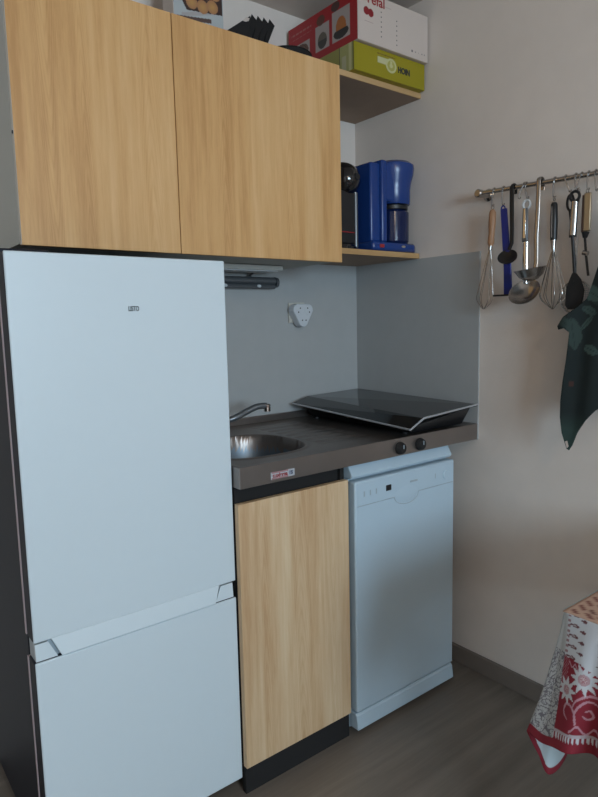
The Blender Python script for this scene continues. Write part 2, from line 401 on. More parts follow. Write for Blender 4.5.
# slim light under the cabinet and round bar on the wall
t = thing('cabinet_light', 'slim pale flat light fitting under the wider wall cabinet', 'light', (-0.62, -0.1, 1.43))
obj('housing', box(-0.86, -0.15, 1.441, -0.485, -0.05, 1.4575), 'carcass', t, bevel=0.003)
obj('diffuser', box(-0.84, -0.14, 1.438, -0.50, -0.06, 1.4415), 'white_plastic', t, bevel=0.001)
t = thing('wall_rail', 'dark grey round metal bar fixed to the splashback right of the refrigerator', 'rail', (-0.65, -0.02, 1.38))
obj('bar', tube([(-0.96, -0.034, 1.414), (-0.438, -0.034, 1.414)], 0.0135, 16), 'lamp_grey', t)
obj('end_cap', tube([(-0.442, -0.034, 1.409), (-0.430, -0.034, 1.409)], [0.020, 0.018], 16), 'lamp_grey', t)
obj('rear_strip', box(-0.96, -0.030, 1.390, -0.443, -0.0065, 1.410), 'lamp_grey', t, bevel=0.003)
obj('lower_lip', tube([(-0.96, -0.036, 1.394), (-0.443, -0.036, 1.394)], 0.0085, 10), 'lamp_grey', t)
for x in (-0.655, -0.515): obj('screw', lathe([(0, 0), (0.006, 0), (0.004, 0.004), (0, 0.005)], frame((x, -0.0445, 1.395), (0, -1, 0.2)), 14, sx=1.5), 'white_plastic', t)
obj('hook', tube(smooth_path([(-0.548, -0.034, 1.424), (-0.545, -0.036, 1.434), (-0.535, -0.038, 1.439)], 4), [0.005, 0.006, 0.006, 0.005, 0.004, 0.004, 0.003, 0.003, 0.002], 8), 'black_plastic', t, label='small black hook on top of the bar')

# ------------------------------------------------------------------ open shelves
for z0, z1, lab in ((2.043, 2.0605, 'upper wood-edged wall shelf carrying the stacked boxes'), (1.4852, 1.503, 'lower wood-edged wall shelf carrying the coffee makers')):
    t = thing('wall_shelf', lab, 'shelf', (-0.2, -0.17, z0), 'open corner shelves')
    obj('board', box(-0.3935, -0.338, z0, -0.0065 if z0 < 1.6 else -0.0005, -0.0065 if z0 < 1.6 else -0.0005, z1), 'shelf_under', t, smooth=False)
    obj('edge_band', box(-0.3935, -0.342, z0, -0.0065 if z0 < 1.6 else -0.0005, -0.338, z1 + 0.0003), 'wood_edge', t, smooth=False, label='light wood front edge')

# ------------------------------------------------------------------ steel worktop with sink
WX0, WX1, WY0, WY1, WZ = -0.974, -0.007, -0.6025, -0.007, 0.900
t = thing('steel_worktop', 'brown-grey stainless worktop with an inset sink, over cabinet and dishwasher', 'worktop', (-0.49, -0.3, 0.849))
BX, BY, BA, BB = -0.795, -0.355, 0.165, 0.160
def top_z(x, y):
    z = WZ
    # raised outer rim
    e = min(x - WX0, WX1 - x, y - WY0, WY1 - y)
    if e < 0.022: z += 0.0045 * min(1, max(0, (0.022 - e) / 0.012))
    q = (abs((x - BX) / BA) ** 2.6 + abs((y - BY) / BB) ** 2.6) ** (1 / 2.6)
    if q < 1.0: z -= 0.13 * min(1, (1 - q) / 0.22) ** 0.55
    elif q < 1.09: z += 0.003 * math.sin((q - 1) / 0.09 * PI)
    # draining grooves right of the bowl
    if -0.61 < x < -0.40 and -0.50 < y < -0.10:
        w_ = min(1, (x + 0.61) / 0.02, (-0.40 - x) / 0.02, (y + 0.50) / 0.02, (-0.10 - y) / 0.02)
        z -= 0.004 * w_ + 0.0022 * w_ * math.cos((y + 0.1) * 2 * PI / 0.05)
    return z, q
bm = bmesh.new(); bmb = bmesh.new(); nx, ny = 230, 150
g = {}
for tgt, sel in ((bm, 0), (bmb, 1)):
    vs = {}
    for j in range(ny):
        for i in range(nx):
            x = WX0 + (WX1 - WX0) * (i + 0.5) / nx; y = WY0 + (WY1 - WY0) * (j + 0.5) / ny
            q = top_z(x, y)[1]
            if (q < 0.97) != bool(sel): continue
            f = []
            for a, b in ((i, j), (i + 1, j), (i + 1, j + 1), (i, j + 1)):
                if (a, b) not in vs:
                    X = WX0 + (WX1 - WX0) * a / nx; Y = WY0 + (WY1 - WY0) * b / ny
                    vs[(a, b)] = tgt.verts.new((X, Y, top_z(X, Y)[0]))
                f.append(vs[(a, b)])
            tgt.faces.new(f)
obj('worktop', bm, 'sink', t, angle=60); obj('sink_bowl', bmb, 'bowl', t, angle=80, label='bluish satin steel sink bowl')
bm = bmesh.new()
box(WX0, WY0 - 0.0005, 0.8495, WX1, WY0 + 0.002, WZ + 0.0045, bm=bm); box(WX0 - 0.0005, WY0, 0.8495, WX0 + 0.002, WY1, WZ + 0.0045, bm=bm)
box(WX1 - 0.002, WY0, 0.8495, WX1 + 0.0005, WY1, WZ + 0.0045, bm=bm)
obj('front_apron', bm, 'sink', t, smooth=False, bevel=0.001)
obj('back_lip', box(WX0, -0.022, 0.898, WX1, -0.007, 0.925), 'sink', t, bevel=0.004)
obj('drain', lathe([(0, 0.001), (0.012, 0.001), (0.014, 0.003), (0.032, 0.003), (0.034, 0)], frame((BX, BY, WZ - 0.131), (0, 0, 1)), 28), 'chrome', t)
for x in (-0.395, -0.304):
    k = obj('control_knob', lathe([(0, 0), (0.019, 0), (0.020, 0.003), (0.0165, 0.014), (0.013, 0.017), (0, 0.018)], frame((x, WY0 - 0.0005, 0.8735), (0, -1, 0)), 28), 'black_matt', t, label='black round hotplate knob')
    obj('pointer', box(x - 0.0015, WY0 - 0.0195, 0.8735, x + 0.0015, WY0 - 0.018, 0.886), 'dish_dim', k, smooth=False)
def stick(s_, t_):
    c = (0.42, 0.42, 0.44)
    if 0.04 < s_ < 0.72 and (t_ < 0.22 or t_ > 0.80): c = (0.36, 0.20, 0.21)
    if 0.76 < s_ < 0.95 and 0.2 < t_ < 0.8: c = (0.24, 0.26, 0.33)
    return c
st = color_panel('sticker', (-0.880, WY0 - 0.0006, 0.8585), (0.078, 0, 0), (0, 0, 0.0195), 60, 16, stick, t, label='pale brand sticker with red lettering')
text('sticker_text', 'moderna', (-0.850, WY0 - 0.0018, 0.8682), (1, 0, 0), (0, 0, 1), 0.0155, 'red', st, bold=0.0004, sx=0.86)
text('sticker_mark', 'S', (-0.812, WY0 - 0.0018, 0.8682), (1, 0, 0), (0, 0, 1), 0.013, 'dark_print', st)

# tap
t = thing('sink_tap', 'chrome swan-neck sink tap over the bowl, half hidden by the refrigerator', 'tap', (-0.885, -0.085, 0.900))
obj('tap_body', lathe([(0, 0), (0.026, 0), (0.026, 0.006), (0.02, 0.01), (0.019, 0.06), (0.014, 0.066), (0, 0.066)], frame((-0.885, -0.085, 0.9008), (0, 0, 1)), 24), 'chrome', t)
obj('spout', tube(smooth_path([(-0.885, -0.085, 0.93), (-0.80, -0.15, 0.944), (-0.742, -0.192, 0.957), (-0.685, -0.2, 0.978), (-0.650, -0.205, 0.990), (-0.615, -0.21, 0.991)], 6), 0.0105, 12), 'lamp_grey', t)
obj('aerator', lathe([(0, 0), (0.0115, 0), (0.012, 0.022), (0.009, 0.025), (0, 0.025)], frame((-0.612, -0.21, 0.972), (0, 0, 1)), 20), 'chrome', t)
obj('lever', tube([(-0.885, -0.085, 0.962), (-0.885, -0.085, 0.985), (-0.90, -0.12, 1.0)], [0.014, 0.012, 0.006], 12), 'chrome', t)

# ------------------------------------------------------------------ hob standing on the worktop
t = thing('portable_hob', 'black glass electric hob with a sloping side edge, standing on the worktop', 'hob', (-0.19, -0.33, 0.905))
BL, BR, FR, FL = V((-0.294, -0.03, 0.980)), V((-0.012, -0.012, 0.985)), V((-0.040, -0.629, 0.9765)), V((-0.318, -0.634, 0.961))
TB, TF = V((-0.372, -0.034, 0.959)), V((-0.382, -0.636, 0.9325))
def slab(poly_pairs, th, off, mat, name, par, grow=0.0, **k):
    bm = bmesh.new(); 
    for poly in poly_pairs:
        n = (poly[1] - poly[0]).cross(poly[2] - poly[0]).normalized()
        if n.z < 0: n = -n
        c = sum(poly, V()) / 4
        P = [p + (p - c).normalized() * grow + n * off for p in poly]
        prism(P, -n * th, bm)
    return obj(name, bm, mat, par, smooth=False, **k)
slab([[BL, BR, FR, FL]], 0.005, 0.0, 'glass_top', 'glass_top', t)
slab([[TB, BL, FL, TF]], 0.005, 0.0, 'glass_top', 'bevel_panel', t)
# metal rim along the free edges
obj('rim', tube([TB, TF, FL, FR], 0.0032, 8), 'rim', t, label='thin silver rim')
bm = bmesh.new()
A = [V((-0.300, -0.060, 0.905)), V((-0.03, -0.060, 0.905)), V((-0.055, -0.575, 0.905)), V((-0.312, -0.575, 0.905))]
Bt = [V((-0.335, -0.045, 0.958)), V((-0.02, -0.02, 0.974)), V((-0.045, -0.605, 0.966)), V((-0.348, -0.610, 0.934))]
va = [bm.verts.new(p) for p in A]; vb = [bm.verts.new(p) for p in Bt]
bm.faces.new(va); bm.faces.new(vb[::-1])
for i in range(4): bm.faces.new((va[i], vb[i], vb[(i + 1) % 4], va[(i + 1) % 4]))
bmesh.ops.recalc_face_normals(bm, faces=bm.faces)
obj('casing', bm, 'black_plastic', t, bevel=0.004)
obj('screw', lathe([(0, 0), (0.005, 0), (0.004, 0.003), (0, 0.004)], frame((-0.330, -0.300, 0.932), (-1, 0, 0)), 14), 'chrome', t)
for x, y in ((-0.30, -0.09), (-0.30, -0.54), (-0.08, -0.09), (-0.08, -0.54)):
    obj('foot', lathe([(0, 0), (0.012, 0), (0.012, 0.006), (0, 0.006)], frame((x, y, 0.9005), (0, 0, 1)), 14), 'black_plastic', t)

# ------------------------------------------------------------------ base cabinet
t = thing('base_cabinet', 'wood-front base cabinet under the sink, between refrigerator and dishwasher', 'cabinet', (-0.785, -0.3, 0))
bm = bmesh.new()
box(-0.973, -0.572, 0.084, -0.957, -0.01, 0.846, bm=bm); box(-0.612, -0.572, 0.084, -0.598, -0.01, 0.846, bm=bm)
box(-0.957, -0.572, 0.085, -0.612, -0.01, 0.10, bm=bm); box(-0.957, -0.02, 0.10, -0.612, -0.01, 0.72, bm=bm)
box(-0.957, -0.560, 0.74, -0.612, -0.545, 0.846, bm=bm)
obj('carcass', bm, 'black_matt', t, smooth=False)
obj('door', box(-0.974, -0.590, 0.080, -0.5965, -0.573, 0.8065), 'wood_cool_lit', t, smooth=False, bevel=0.001, seg=1)
obj('plinth', box(-0.973, -0.580, 0.001, -0.597, -0.565, 0.079), 'black_matt', t, smooth=False, label='black recessed plinth')

# ------------------------------------------------------------------ dishwasher
DX0, DX1, DY = -0.5805, -0.125, -0.600
t = thing('dishwasher', 'white slim freestanding dishwasher under the right end of the worktop', 'dishwasher', (-0.35, -0.3, 0))
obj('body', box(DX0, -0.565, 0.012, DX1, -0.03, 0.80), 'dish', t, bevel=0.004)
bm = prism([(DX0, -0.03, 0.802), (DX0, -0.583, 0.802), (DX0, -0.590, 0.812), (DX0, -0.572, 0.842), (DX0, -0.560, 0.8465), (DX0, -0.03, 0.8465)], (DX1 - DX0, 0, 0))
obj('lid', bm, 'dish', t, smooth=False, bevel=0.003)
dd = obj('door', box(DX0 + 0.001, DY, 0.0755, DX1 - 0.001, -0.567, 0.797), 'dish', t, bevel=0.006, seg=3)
# embossed control strip lower line with a scoop grip
pts = [(DX0 + 0.01, DY - 0.0006, 0.722), (-0.42, DY - 0.0006, 0.722)] + [V((-0.36 + 0.055 * math.cos(a), DY - 0.0006, 0.722 + 0.030 * math.sin(a))) for a in np.linspace(PI, 2 * PI, 16)] + [(-0.30, DY - 0.0006, 0.722), (DX1 - 0.01, DY - 0.0006, 0.722)]
obj('grip_outline', tube(pts, 0.0012, 6), 'dish_dim', dd)
obj('scoop_grip', lathe([(0.0, 0.0015), (0.040, 0.001), (0.052, -0.0005)], frame((-0.36, DY - 0.0005, 0.722), (0, -1, 0), (1, 0, 0)), 32, sy=0.5), 'dish', dd)
obj('power_button', box(-0.452, DY - 0.003, 0.748, -0.430, DY + 0.001, 0.766), 'black_plastic', dd, bevel=0.003, label='small dark square button')
obj('badge', box(-0.343, DY - 0.0012, 0.7555, -0.310, DY + 0.001, 0.7615), 'dish_dim', dd, smooth=False)
obj('program_dial', lathe([(0, 0.004), (0.013, 0.004), (0.0150, 0.0025), (0.0155, 0)], frame((-0.170, DY, 0.752), (0, -1, 0)), 28), 'dish', dd)
for x in (-0.545, -0.520, -0.495, -0.225): obj('indicator', box(x, DY - 0.0008, 0.748, x + 0.004, DY + 0.001, 0.764), 'dish_dim', dd, smooth=False)
bm = prism([(DX0, -0.565, 0.018), (DX0, -0.604, 0.020), (DX0, -0.598, 0.062), (DX0, -0.592, 0.070), (DX0, -0.565, 0.070)], (DX1 - DX0, 0, 0))
obj('plinth', bm, 'dish', t, smooth=False, bevel=0.003)
for x in (DX0 + 0.04, DX1 - 0.04):
    for y in (-0.54, -0.08): obj('foot', lathe([(0, 0), (0.016, 0), (0.016, 0.02), (0, 0.02)], frame((x, y, 0), (0, 0, 1)), 14), 'black_plastic', t)

# ------------------------------------------------------------------ socket and three-way adapter
t = thing('wall_socket', 'cream square wall socket plate on the grey splashback', 'socket', (-0.318, -0.0065, 1.26))
obj('plate', box(-0.362, -0.0145, 1.262, -0.287, -0.0065, 1.338), 'socket', t, bevel=0.002)
t = thing('plug_adapter', 'white triangular three-way plug adapter plugged into the wall socket', 'adapter', (-0.3, -0.03, 1.25))
def tri(cx, cz, r, rr, y, n=10):
    out = []
    for k in range(3):
        a = PI / 2 + PI + k * 2 * PI / 3; c = V((cx + (r - rr) * math.cos(a), y, cz + (r - rr) * math.sin(a)))
        for i in range(n + 1):
            b = a - PI / 3 + (2 * PI / 3) * i / n; out.append(c + V((rr * math.cos(b), 0, rr * math.sin(b))))
    return out
cx, cz = -0.322, 1.296
obj('adapter_body', prism(tri(cx, cz, 0.050, 0.022, -0.052), (0, 0.037, 0)), 'adapter', t, bevel=0.004, seg=3)
for k in range(3):
    a = PI / 2 + PI + k * 2 * PI / 3; hx, hz = cx + 0.025 * math.cos(a), cz + 0.025 * math.sin(a)
    f = obj('outlet_face', lathe([(0, 0), (0.016, 0), (0.0175, 0.0012), (0.0165, 0.002), (0.0, 0.0022)], frame((hx, -0.052, hz), (0, -1, 0)), 28), 'adapter', t)
    for s in (-1, 1): obj('pin_hole', lathe([(0, 0.0027), (0.0028, 0.0027), (0.0028, 0)], frame((hx + s * 0.0085 * math.cos(a + PI / 2), -0.0520, hz + s * 0.0085 * math.sin(a + PI / 2)), (0, -1, 0)), 10), 'black_plastic', f)

# ------------------------------------------------------------------ boxes on the upper shelf
ZS = 2.0608
t = thing('cardboard_box', 'flat lime green carton on the upper shelf, under the red and white box', 'box', (-0.18, -0.2, ZS), 'cartons on the upper shelf')
obj('carton', box(-0.345, -0.366, ZS, -0.008, -0.03, 2.147), 'card_lime', t, smooth=False, bevel=0.0015)
def limeleft(s_, t_):
    # s: 0 at far end, 1 at the near corner
    c = (0.29, 0.27, 0.07)
    if s_ > 0.80: c = (0.36, 0.35, 0.13)
    if 0.83 < s_ < 0.90 and 0.05 < t_ < 0.62: c = (0.44, 0.42, 0.26)
    if abs(s_ - 0.80) < 0.006: c = (0.05, 0.05, 0.03)
    if abs(s_ - 0.95) < 0.02: c = (0.50, 0.48, 0.25)
    if s_ > 0.985: c = (0.08, 0.08, 0.03)
    if ((s_ - 0.42) / 0.09) ** 2 + ((t_ - 0.45) / 0.35) ** 2 < 1: c = (0.09, 0.075, 0.04)
    return c
color_panel('side_print', (-0.3452, -0.032, ZS + 0.001), (0, -0.333, 0), (0, 0, 0.084), 110, 40, limeleft, t)
def limefront(s_, t_):
    x = (s_ - 0.50) / 0.075; z = (t_ - 0.53) / 0.27; r = math.hypot(x, z); c = (0.30, 0.245, 0.005)
    if 0.31 < s_ < 0.45 and 0.50 < t_ < 0.74: c = (0.52, 0.50, 0.28)
    if r < 1.0: c = (0.52, 0.50, 0.25)
    if 0.30 < r < 0.72: c = (0.38, 0.35, 0.09)
    if abs(x) < 0.18 and -0.1 < z < 0.65: c = (0.52, 0.50, 0.25)
    if 0.30 < s_ < 0.56 and 0.835 < t_ < 0.862 and int(s_ * 240) % 4 != 0: c = (0.14, 0.07, 0.02)
    return c
fp = color_panel('front_print', (-0.343, -0.3662, ZS + 0.001), (0.333, 0, 0), (0, 0, 0.084), 190, 56, limefront, t)
text('front_word', 'HOIN', (-0.115, -0.3674, 2.1010), (1, 0, 0), (0, 0, 1), 0.026, 'dark_print', fp, bold=0.0012, sx=0.88)

t = thing('cardboard_box', 'red and white appliance box lying on top of the lime green carton', 'box', (-0.17, -0.2, 2.149), 'cartons on the upper shelf')
RZ0, RZ1 = 2.1490, 2.300
obj('carton', box(-0.338, -0.378, RZ0, -0.006, -0.018, RZ1), 'card_pale', t, smooth=False, bevel=0.0015)
def redside(s_, t_):
    # s 0 far .. 1 near
    c = (0.36, 0.014, 0.020)
    for k, (a, b, zz) in enumerate(((0.03, 0.33, 0.56), (0.42, 0.62, 0.70), (0.66, 0.905, 0.80))):
        if a < s_ < b and 0.16 < t_ < zz:
            c = (0.40, 0.34, 0.32); u = (s_ - (a + b) / 2) / (b - a) * 2; v = (t_ - 0.36) / 0.18
            if k == 0 and math.hypot(u * 1.3 - 0.2, v) < 0.95: c = (0.06, 0.03, 0.025) if (int(u * 9) + int(v * 6)) % 2 else (0.17, 0.08, 0.05)
            if k == 1 and math.hypot(u * 1.5, v * 1.05) < 1.0: c = (0.045, 0.042, 0.04) if v < 0.1 else (0.12, 0.10, 0.08)
            if k == 2:
                if math.hypot(u * 1.3, (v - 0.7) * 0.62) < 0.85 - 0.2 * max(0, v): c = (0.42, 0.14, 0.035)
                if math.hypot(u * 1.15, (v + 0.3) * 1.5) < 0.95 and v < 0.1: c = (0.03, 0.028, 0.028)
    if math.hypot((s_ - 0.50) / 0.06, (t_ - 0.80) / 0.11) < 1 : c = (0.13, 0.045, 0.03)
    if math.hypot((s_ - 0.71) / 0.06, (t_ - 0.90) / 0.10) < 1 : c = (0.07, 0.035, 0.03)
    if 0.05 < s_ < 0.36 and (0.80 < t_ < 0.835 or 0.70 < t_ < 0.72) and int(s_ * 90) % 5 != 0: c = (0.40, 0.12, 0.11)
    return c
color_panel('side_print', (-0.3382, -0.019, RZ0 + 0.001), (0, -0.358, 0), (0, 0, RZ1 - RZ0 - 0.002), 170, 76, redside, t, label='red side printed with grill pictures')
def whiteside(s_, t_):
    c = (0.60, 0.50, 0.44)
    for q in (0.105, 0.165):
        if math.hypot((s_ - q) * 0.33, (t_ - 0.62 + (q - 0.1) * 0.3) * 0.15) < 0.0125: c = (0.25, 0.015, 0.02)
    for q, n, z0 in ((0.31, 7, 0.20), (0.53, 6, 0.14)):
        for k in range(n):
            if math.hypot((s_ - q) * 0.33, (t_ - z0 - k * 0.10) * 0.15) < 0.0026: c = (0.13, 0.11, 0.11)
    for k, q in enumerate((0.76, 0.81, 0.86, 0.91, 0.95)):
        if math.hypot((s_ - q) * 0.33, (t_ - 0.14) * 0.15) < (0.0045 if k == 0 else 0.0030) and (k == 0 or int(s_ * 300) % 2): c = (0.15, 0.13, 0.13)
    if 0.08 < s_ < 0.2 and 0.40 < t_ < 0.415: c = (0.38, 0.25, 0.24)
    if 0.22 < s_ < 0.45 and 0.83 < t_ < 0.85: c = (0.40, 0.28, 0.27)
    return c
fp = color_panel('front_print', (-0.336, -0.3782, RZ0 + 0.001), (0.328, 0, 0), (0, 0, RZ1 - RZ0 - 0.002), 240, 100, whiteside, t, label='pale front with red word and two red discs')
text('front_word', 'Tefal', (-0.262, -0.3792, 2.281), (1, 0, 0), (0, 0, 1), 0.043, 'red', fp, bold=0.0006, sx=1.05)
bm = bmesh.new(); prism([(-0.20, -0.374, RZ1), (-0.145, -0.374, RZ1), (-0.155, -0.366, RZ1 + 0.004), (-0.19, -0.366, RZ1 + 0.004)], (0, 0.10, 0), bm)
obj('torn_flap', bm, 'card_brown', t, smooth=False, label='dark torn flap edge on top of the box'); bm = bmesh.new()
prism([(-0.075, -0.374, RZ1 - 0.002), (-0.015, -0.374, RZ1 - 0.002), (-0.018, -0.366, RZ1 + 0.008), (-0.055, -0.366, RZ1 + 0.006)], (0, 0.10, 0), bm)
obj('torn_flap', bm, 'card_brown', t, smooth=False, label='dark torn flap edge on top of the box')

# ------------------------------------------------------------------ things on top of the wall cabinets
t = thing('biscuit_box', 'pale box with a picture of golden biscuits on a dark tray, on the wall cabinets', 'box', (-0.80, -0.18, CZ1))
obj('carton', box(-0.892, -0.205, CZ1 + 0.0005, -0.727, -0.14, 2.268), 'card_pale', t, smooth=False, bevel=0.001)
bis = [(0.30, 0.93, .10), (0.47, 0.99, .10), (0.66, 0.97, .10), (0.36, 0.76, .10), (0.55, 0.70, .115), (0.74, 0.72, .085), (0.90, 0.80, .095), (0.80, 0.97, .09)]
bis = [(0.24, 0.90), (0.44, 0.93), (0.64, 0.93), (0.84, 0.95), (0.30, 1.06), (0.52, 1.08), (0.74, 1.08), (0.36, 0.74), (0.58, 0.72), (0.78, 0.76)]
def bisc(s_, t_):
    t_ += 0.135
    c = (0.44, 0.46, 0.46)
    if 0.24 * (s_ - 0.15) + 0.50 < t_ < 0.24 * (s_ - 0.15) + 0.555 and 0.15 < s_ < 0.93: c = (0.40, 0.37, 0.36)
    if abs(t_ - 0.465 - 0.12 * s_) < 0.03 and 0.05 < s_ < 0.75: c = (0.10, 0.06, 0.05)
    k = (t_ - 0.585 - 0.10 * s_)
    if 0.08 + max(0, -k + 0.25) * 0.7 < s_ < 0.99 and k > 0: c = (0.045, 0.022, 0.018)
    for a, b in bis:
        r = math.hypot((s_ - a) / 0.115, (t_ - b) / 0.095)
        if r < 1: c = (0.50 - 0.12 * r, 0.27 - 0.09 * r, 0.085)
    return c
color_panel('picture', (-0.891, -0.2052, CZ1 + 0.002), (0.163, 0, 0), (0, 0, 0.198), 110, 120, bisc, t, label='photo of golden biscuits on a dark tray')

# black corrugated tray leaning
t = thing('corrugated_tray', 'black ribbed metal tray leaning on top of the wall cabinets', 'tray', (-0.62, -0.22, CZ1))
bm = bmesh.new(); nr = 4; top, bot = [], []
for k in range(nr * 2 + 1):
    s_ = k / (nr * 2); up = k % 2
    top.append(V((-0.632 + 0.090 * s_, -0.20 - 0.012 * (1 - up), 2.212 + 0.004 * s_ - 0.022 * (0 if up else 1) + (0.004 if k == 0 else 0))))
    bot.append(V((-0.705 + 0.085 * s_, -0.235 - 0.014 * (1 - up), CZ1 + 0.001)))
va = [bm.verts.new(p) for p in top]; vb = [bm.verts.new(p) for p in bot]
for i in range(nr * 2): bm.faces.new((va[i], va[i + 1], vb[i + 1], vb[i]))
tr = obj('ribbed_sheet', bm, 'black_matt', t, smooth=False); md = tr.modifiers.new('s', 'SOLIDIFY'); md.thickness = 0.002
bm = prism([(-0.634, -0.213, 2.196), (-0.635, -0.213, 2.20), (-0.735, -0.222, 2.125), (-0.80, -0.235, CZ1 + 0.001), (-0.672, -0.250, CZ1 + 0.001)], (0, 0.002, 0))
obj('side_plate', bm, 'black_matt', t, smooth=False)
bm = prism([(-0.665, -0.2185, 2.176), (-0.653, -0.2180, 2.190), (-0.640, -0.2175, 2.190), (-0.646, -0.2180, 2.176)], (0, 0.0015, 0))
obj('sticker', bm, 'card_pale', t, smooth=False, label='small white highlight put in as a patch')  # bright highlight on the side plate, put in as a pale patch

t = thing('baking_dish', 'flat black round pan lying on the wall cabinets beside the red box', 'pan', (-0.50, -0.20, CZ1))
obj('pan_body', lathe([(0, 0), (0.066, 0), (0.078, 0.033), (0.081, 0.035), (0.079, 0.037), (0.065, 0.004), (0, 0.004)], frame((-0.515, -0.235, CZ1 + 0.0006), (0, 0, 1)), 40), 'black_matt', t)

# ------------------------------------------------------------------ coffee makers
ZB = 1.5036
t = thing('capsule_coffee_maker', 'black rounded coffee machine half hidden behind the wall cabinet, left of the blue one', 'coffee maker', (-0.335, -0.2, ZB))
obj('machine_body', lathe([(0, 0), (0.052, 0), (0.052, 0.20), (0.045, 0.24), (0.0, 0.25)], frame((-0.320, -0.15, ZB + 0.001), (0, 0, 1)), 28), 'black_plastic', t)
obj('machine_base', lathe([(0, 0), (0.055, 0), (0.057, 0.012), (0.052, 0.019), (0, 0.0195)], frame((-0.315, -0.255, ZB + 0.0005), (0, 0, 1)), 32, ), 'black_gloss', t)
bm = bmesh.new(); bmesh.ops.create_uvsphere(bm, u_segments=32, v_segments=20, radius=1.0, matrix=Matrix.Translation((-0.308, -0.250, 1.740)) @ Matrix.Diagonal((0.060, 0.080, 0.062, 1)))
hd = obj('machine_head', bm, 'black_gloss', t)
obj('head_button', lathe([(0, 0), (0.012, 0), (0.010, 0.004), (0, 0.005)], frame((-0.303, -0.329, 1.742), (0, -1, 0)), 20), 'black_plastic', hd)
obj('steel_column', tube([(-0.270, -0.285, ZB + 0.012), (-0.270, -0.285, 1.70)], 0.0085, 16), 'lamp_grey', t, label='grey metal column')
obj('red_line', box(-0.380, -0.3015, 1.562, -0.288, -0.2995, 1.565), 'red', t, smooth=False, label='thin red stripe')
obj('rear_block', box(-0.385, -0.20, ZB + 0.02, -0.290, -0.10, 1.77), 'black_plastic', t, bevel=0.01)
obj('drip_stand', box(-0.385, -0.300, ZB + 0.02, -0.285, -0.21, 1.70), 'black_plastic', t, bevel=0.006)

t = thing('filter_coffee_maker', 'glossy blue filter coffee maker on the lower wall shelf', 'coffee maker', (-0.15, -0.27, ZB))
bm = prism([(-0.246, -0.225, ZB + 0.0005), (-0.246, -0.345, ZB + 0.0005), (-0.045, -0.352, ZB + 0.0005), (-0.008, -0.325, ZB + 0.0005), (-0.008, -0.245, ZB + 0.0005), (-0.035, -0.215, ZB + 0.0005)], (0, 0, 0.031))
obj('base', bm, 'blue', t, bevel=0.010, seg=3)
obj('tank', box(-0.235, -0.325, ZB + 0.03, -0.180, -0.225, 1.802), 'blue', t, bevel=0.008, seg=3)
obj('tank_front', box(-0.194, -0.338, ZB + 0.03, -0.166, -0.215, 1.812), 'blue', t, bevel=0.008, seg=3)
Mh = frame((-0.090, -0.288, 0), (0, 0, 1))
obj('filter_head', lathe([(0, 1.672), (0.060, 1.672), (0.0625, 1.676), (0.063, 1.722), (0.066, 1.745), (0.0745, 1.775), (0.077, 1.795), (0.0755, 1.808), (0.062, 1.818), (0.03, 1.822), (0, 1.822)], Mh, 40), 'blue', t)
obj('head_rear', box(-0.175, -0.335, 1.676, -0.09, -0.225, 1.806), 'blue', t, bevel=0.008)
c = obj('carafe', lathe([(0, ZB + 0.0316), (0.052, ZB + 0.0316), (0.058, ZB + 0.04), (0.058, 1.645), (0.050, 1.654), (0.0, 1.655)], Mh, 36), 'blue_dark', t, label='dark blue glossy jug')
obj('jug_lid', lathe([(0, 1.6555), (0.054, 1.6555), (0.054, 1.668), (0.02, 1.6715), (0, 1.6715)], Mh, 30), 'black_plastic', c)
obj('switch', box(-0.215, -0.3505, ZB + 0.010, -0.195, -0.344, ZB + 0.022), 'card_red', t, bevel=0.002, label='small dark red switch')
obj('badge', lathe([(0, 0.0), (0.010, 0.0), (0.009, 0.0018), (0, 0.002)], frame((-0.10, -0.3500, ZB + 0.018), (0, -1, 0), (1, 0, 0)), 20, sy=0.45), 'chrome', t)

# ------------------------------------------------------------------ utensil rail on the right wall
RX, RZ = -0.050, 1.657
def rz(y): return 1.661 + (y + 0.645) * 0.0275
t = thing('utensil_rail', 'long steel wall rail with hanging kitchen utensils', 'rail', (-0.03, -0.95, 1.65))
Y0, Y1 = -0.645, -1.36
obj('bar', tube([(RX, Y0, rz(Y0)), (RX, Y1, rz(Y1))], 0.0072, 16), 'steel', t)
for yy in (Y0 + 0.012, Y1 - 0.012):
    obj('bracket', lathe([(0, 0), (0.019, 0), (0.020, 0.004), (0.012, 0.012), (0.011, 0.040), (0.013, 0.042), (0.013, 0.060), (0.010, 0.063), (0, 0.063)], frame((-0.0005, yy, rz(yy)), (-1, 0, 0)), 24), 'steel', t)
for yy, sg in ((Y0 + 0.004, 1), (Y1 - 0.004, -1)):
    obj('end_cap', tube([(RX, yy, rz(yy)), (RX, yy + sg * 0.020, rz(yy) + sg * 0.0005), (RX, yy + sg * 0.024, rz(yy) + sg * 0.0005)], [0.0105, 0.0115, 0.008], 18), 'steel', t)

def s_hook(y, label, dy=0.0, drop=0.038, mat='steel'):
    z = rz(y); r = 0.0085
    top = arc((RX, y, z), r, PI * 1.25, 0.0, 10, (1, 0, 0), (0, 0, 1))       # over the bar, open at the wall side
    top = [p for p in top]
    pts = [V((RX - 0.0095 * math.cos(a), y, z + 0.0095 * math.sin(a))) for a in np.linspace(PI * 1.15, 0.0, 10)]
    
    low = [V((RX - 0.0085 + 0.006 - 0.006 * math.cos(a), y + dy, z - drop - 0.006 * math.sin(a))) for a in np.linspace(0.0, PI * 1.05, 9)]
    o = obj('s_hook', tube(pts + low, 0.0019, 8), mat)
    tag(o, label, 'hook', 'hooks on the utensil rail')
    return V((RX - 0.0025, y + dy, z - drop - 0.005))

def ring(c, r, w_, nx, bm=None, seg=20, fl=1.0):
    n = V(nx).normalized(); a = V((0, 0, 1)); b = n.cross(a)
    return tube([V(c) + a * (r * math.cos(q)) + b * (r * fl * math.sin(q)) for q in [2 * PI * i / seg for i in range(seg)]], w_, 8, closed=True, bm=bm)

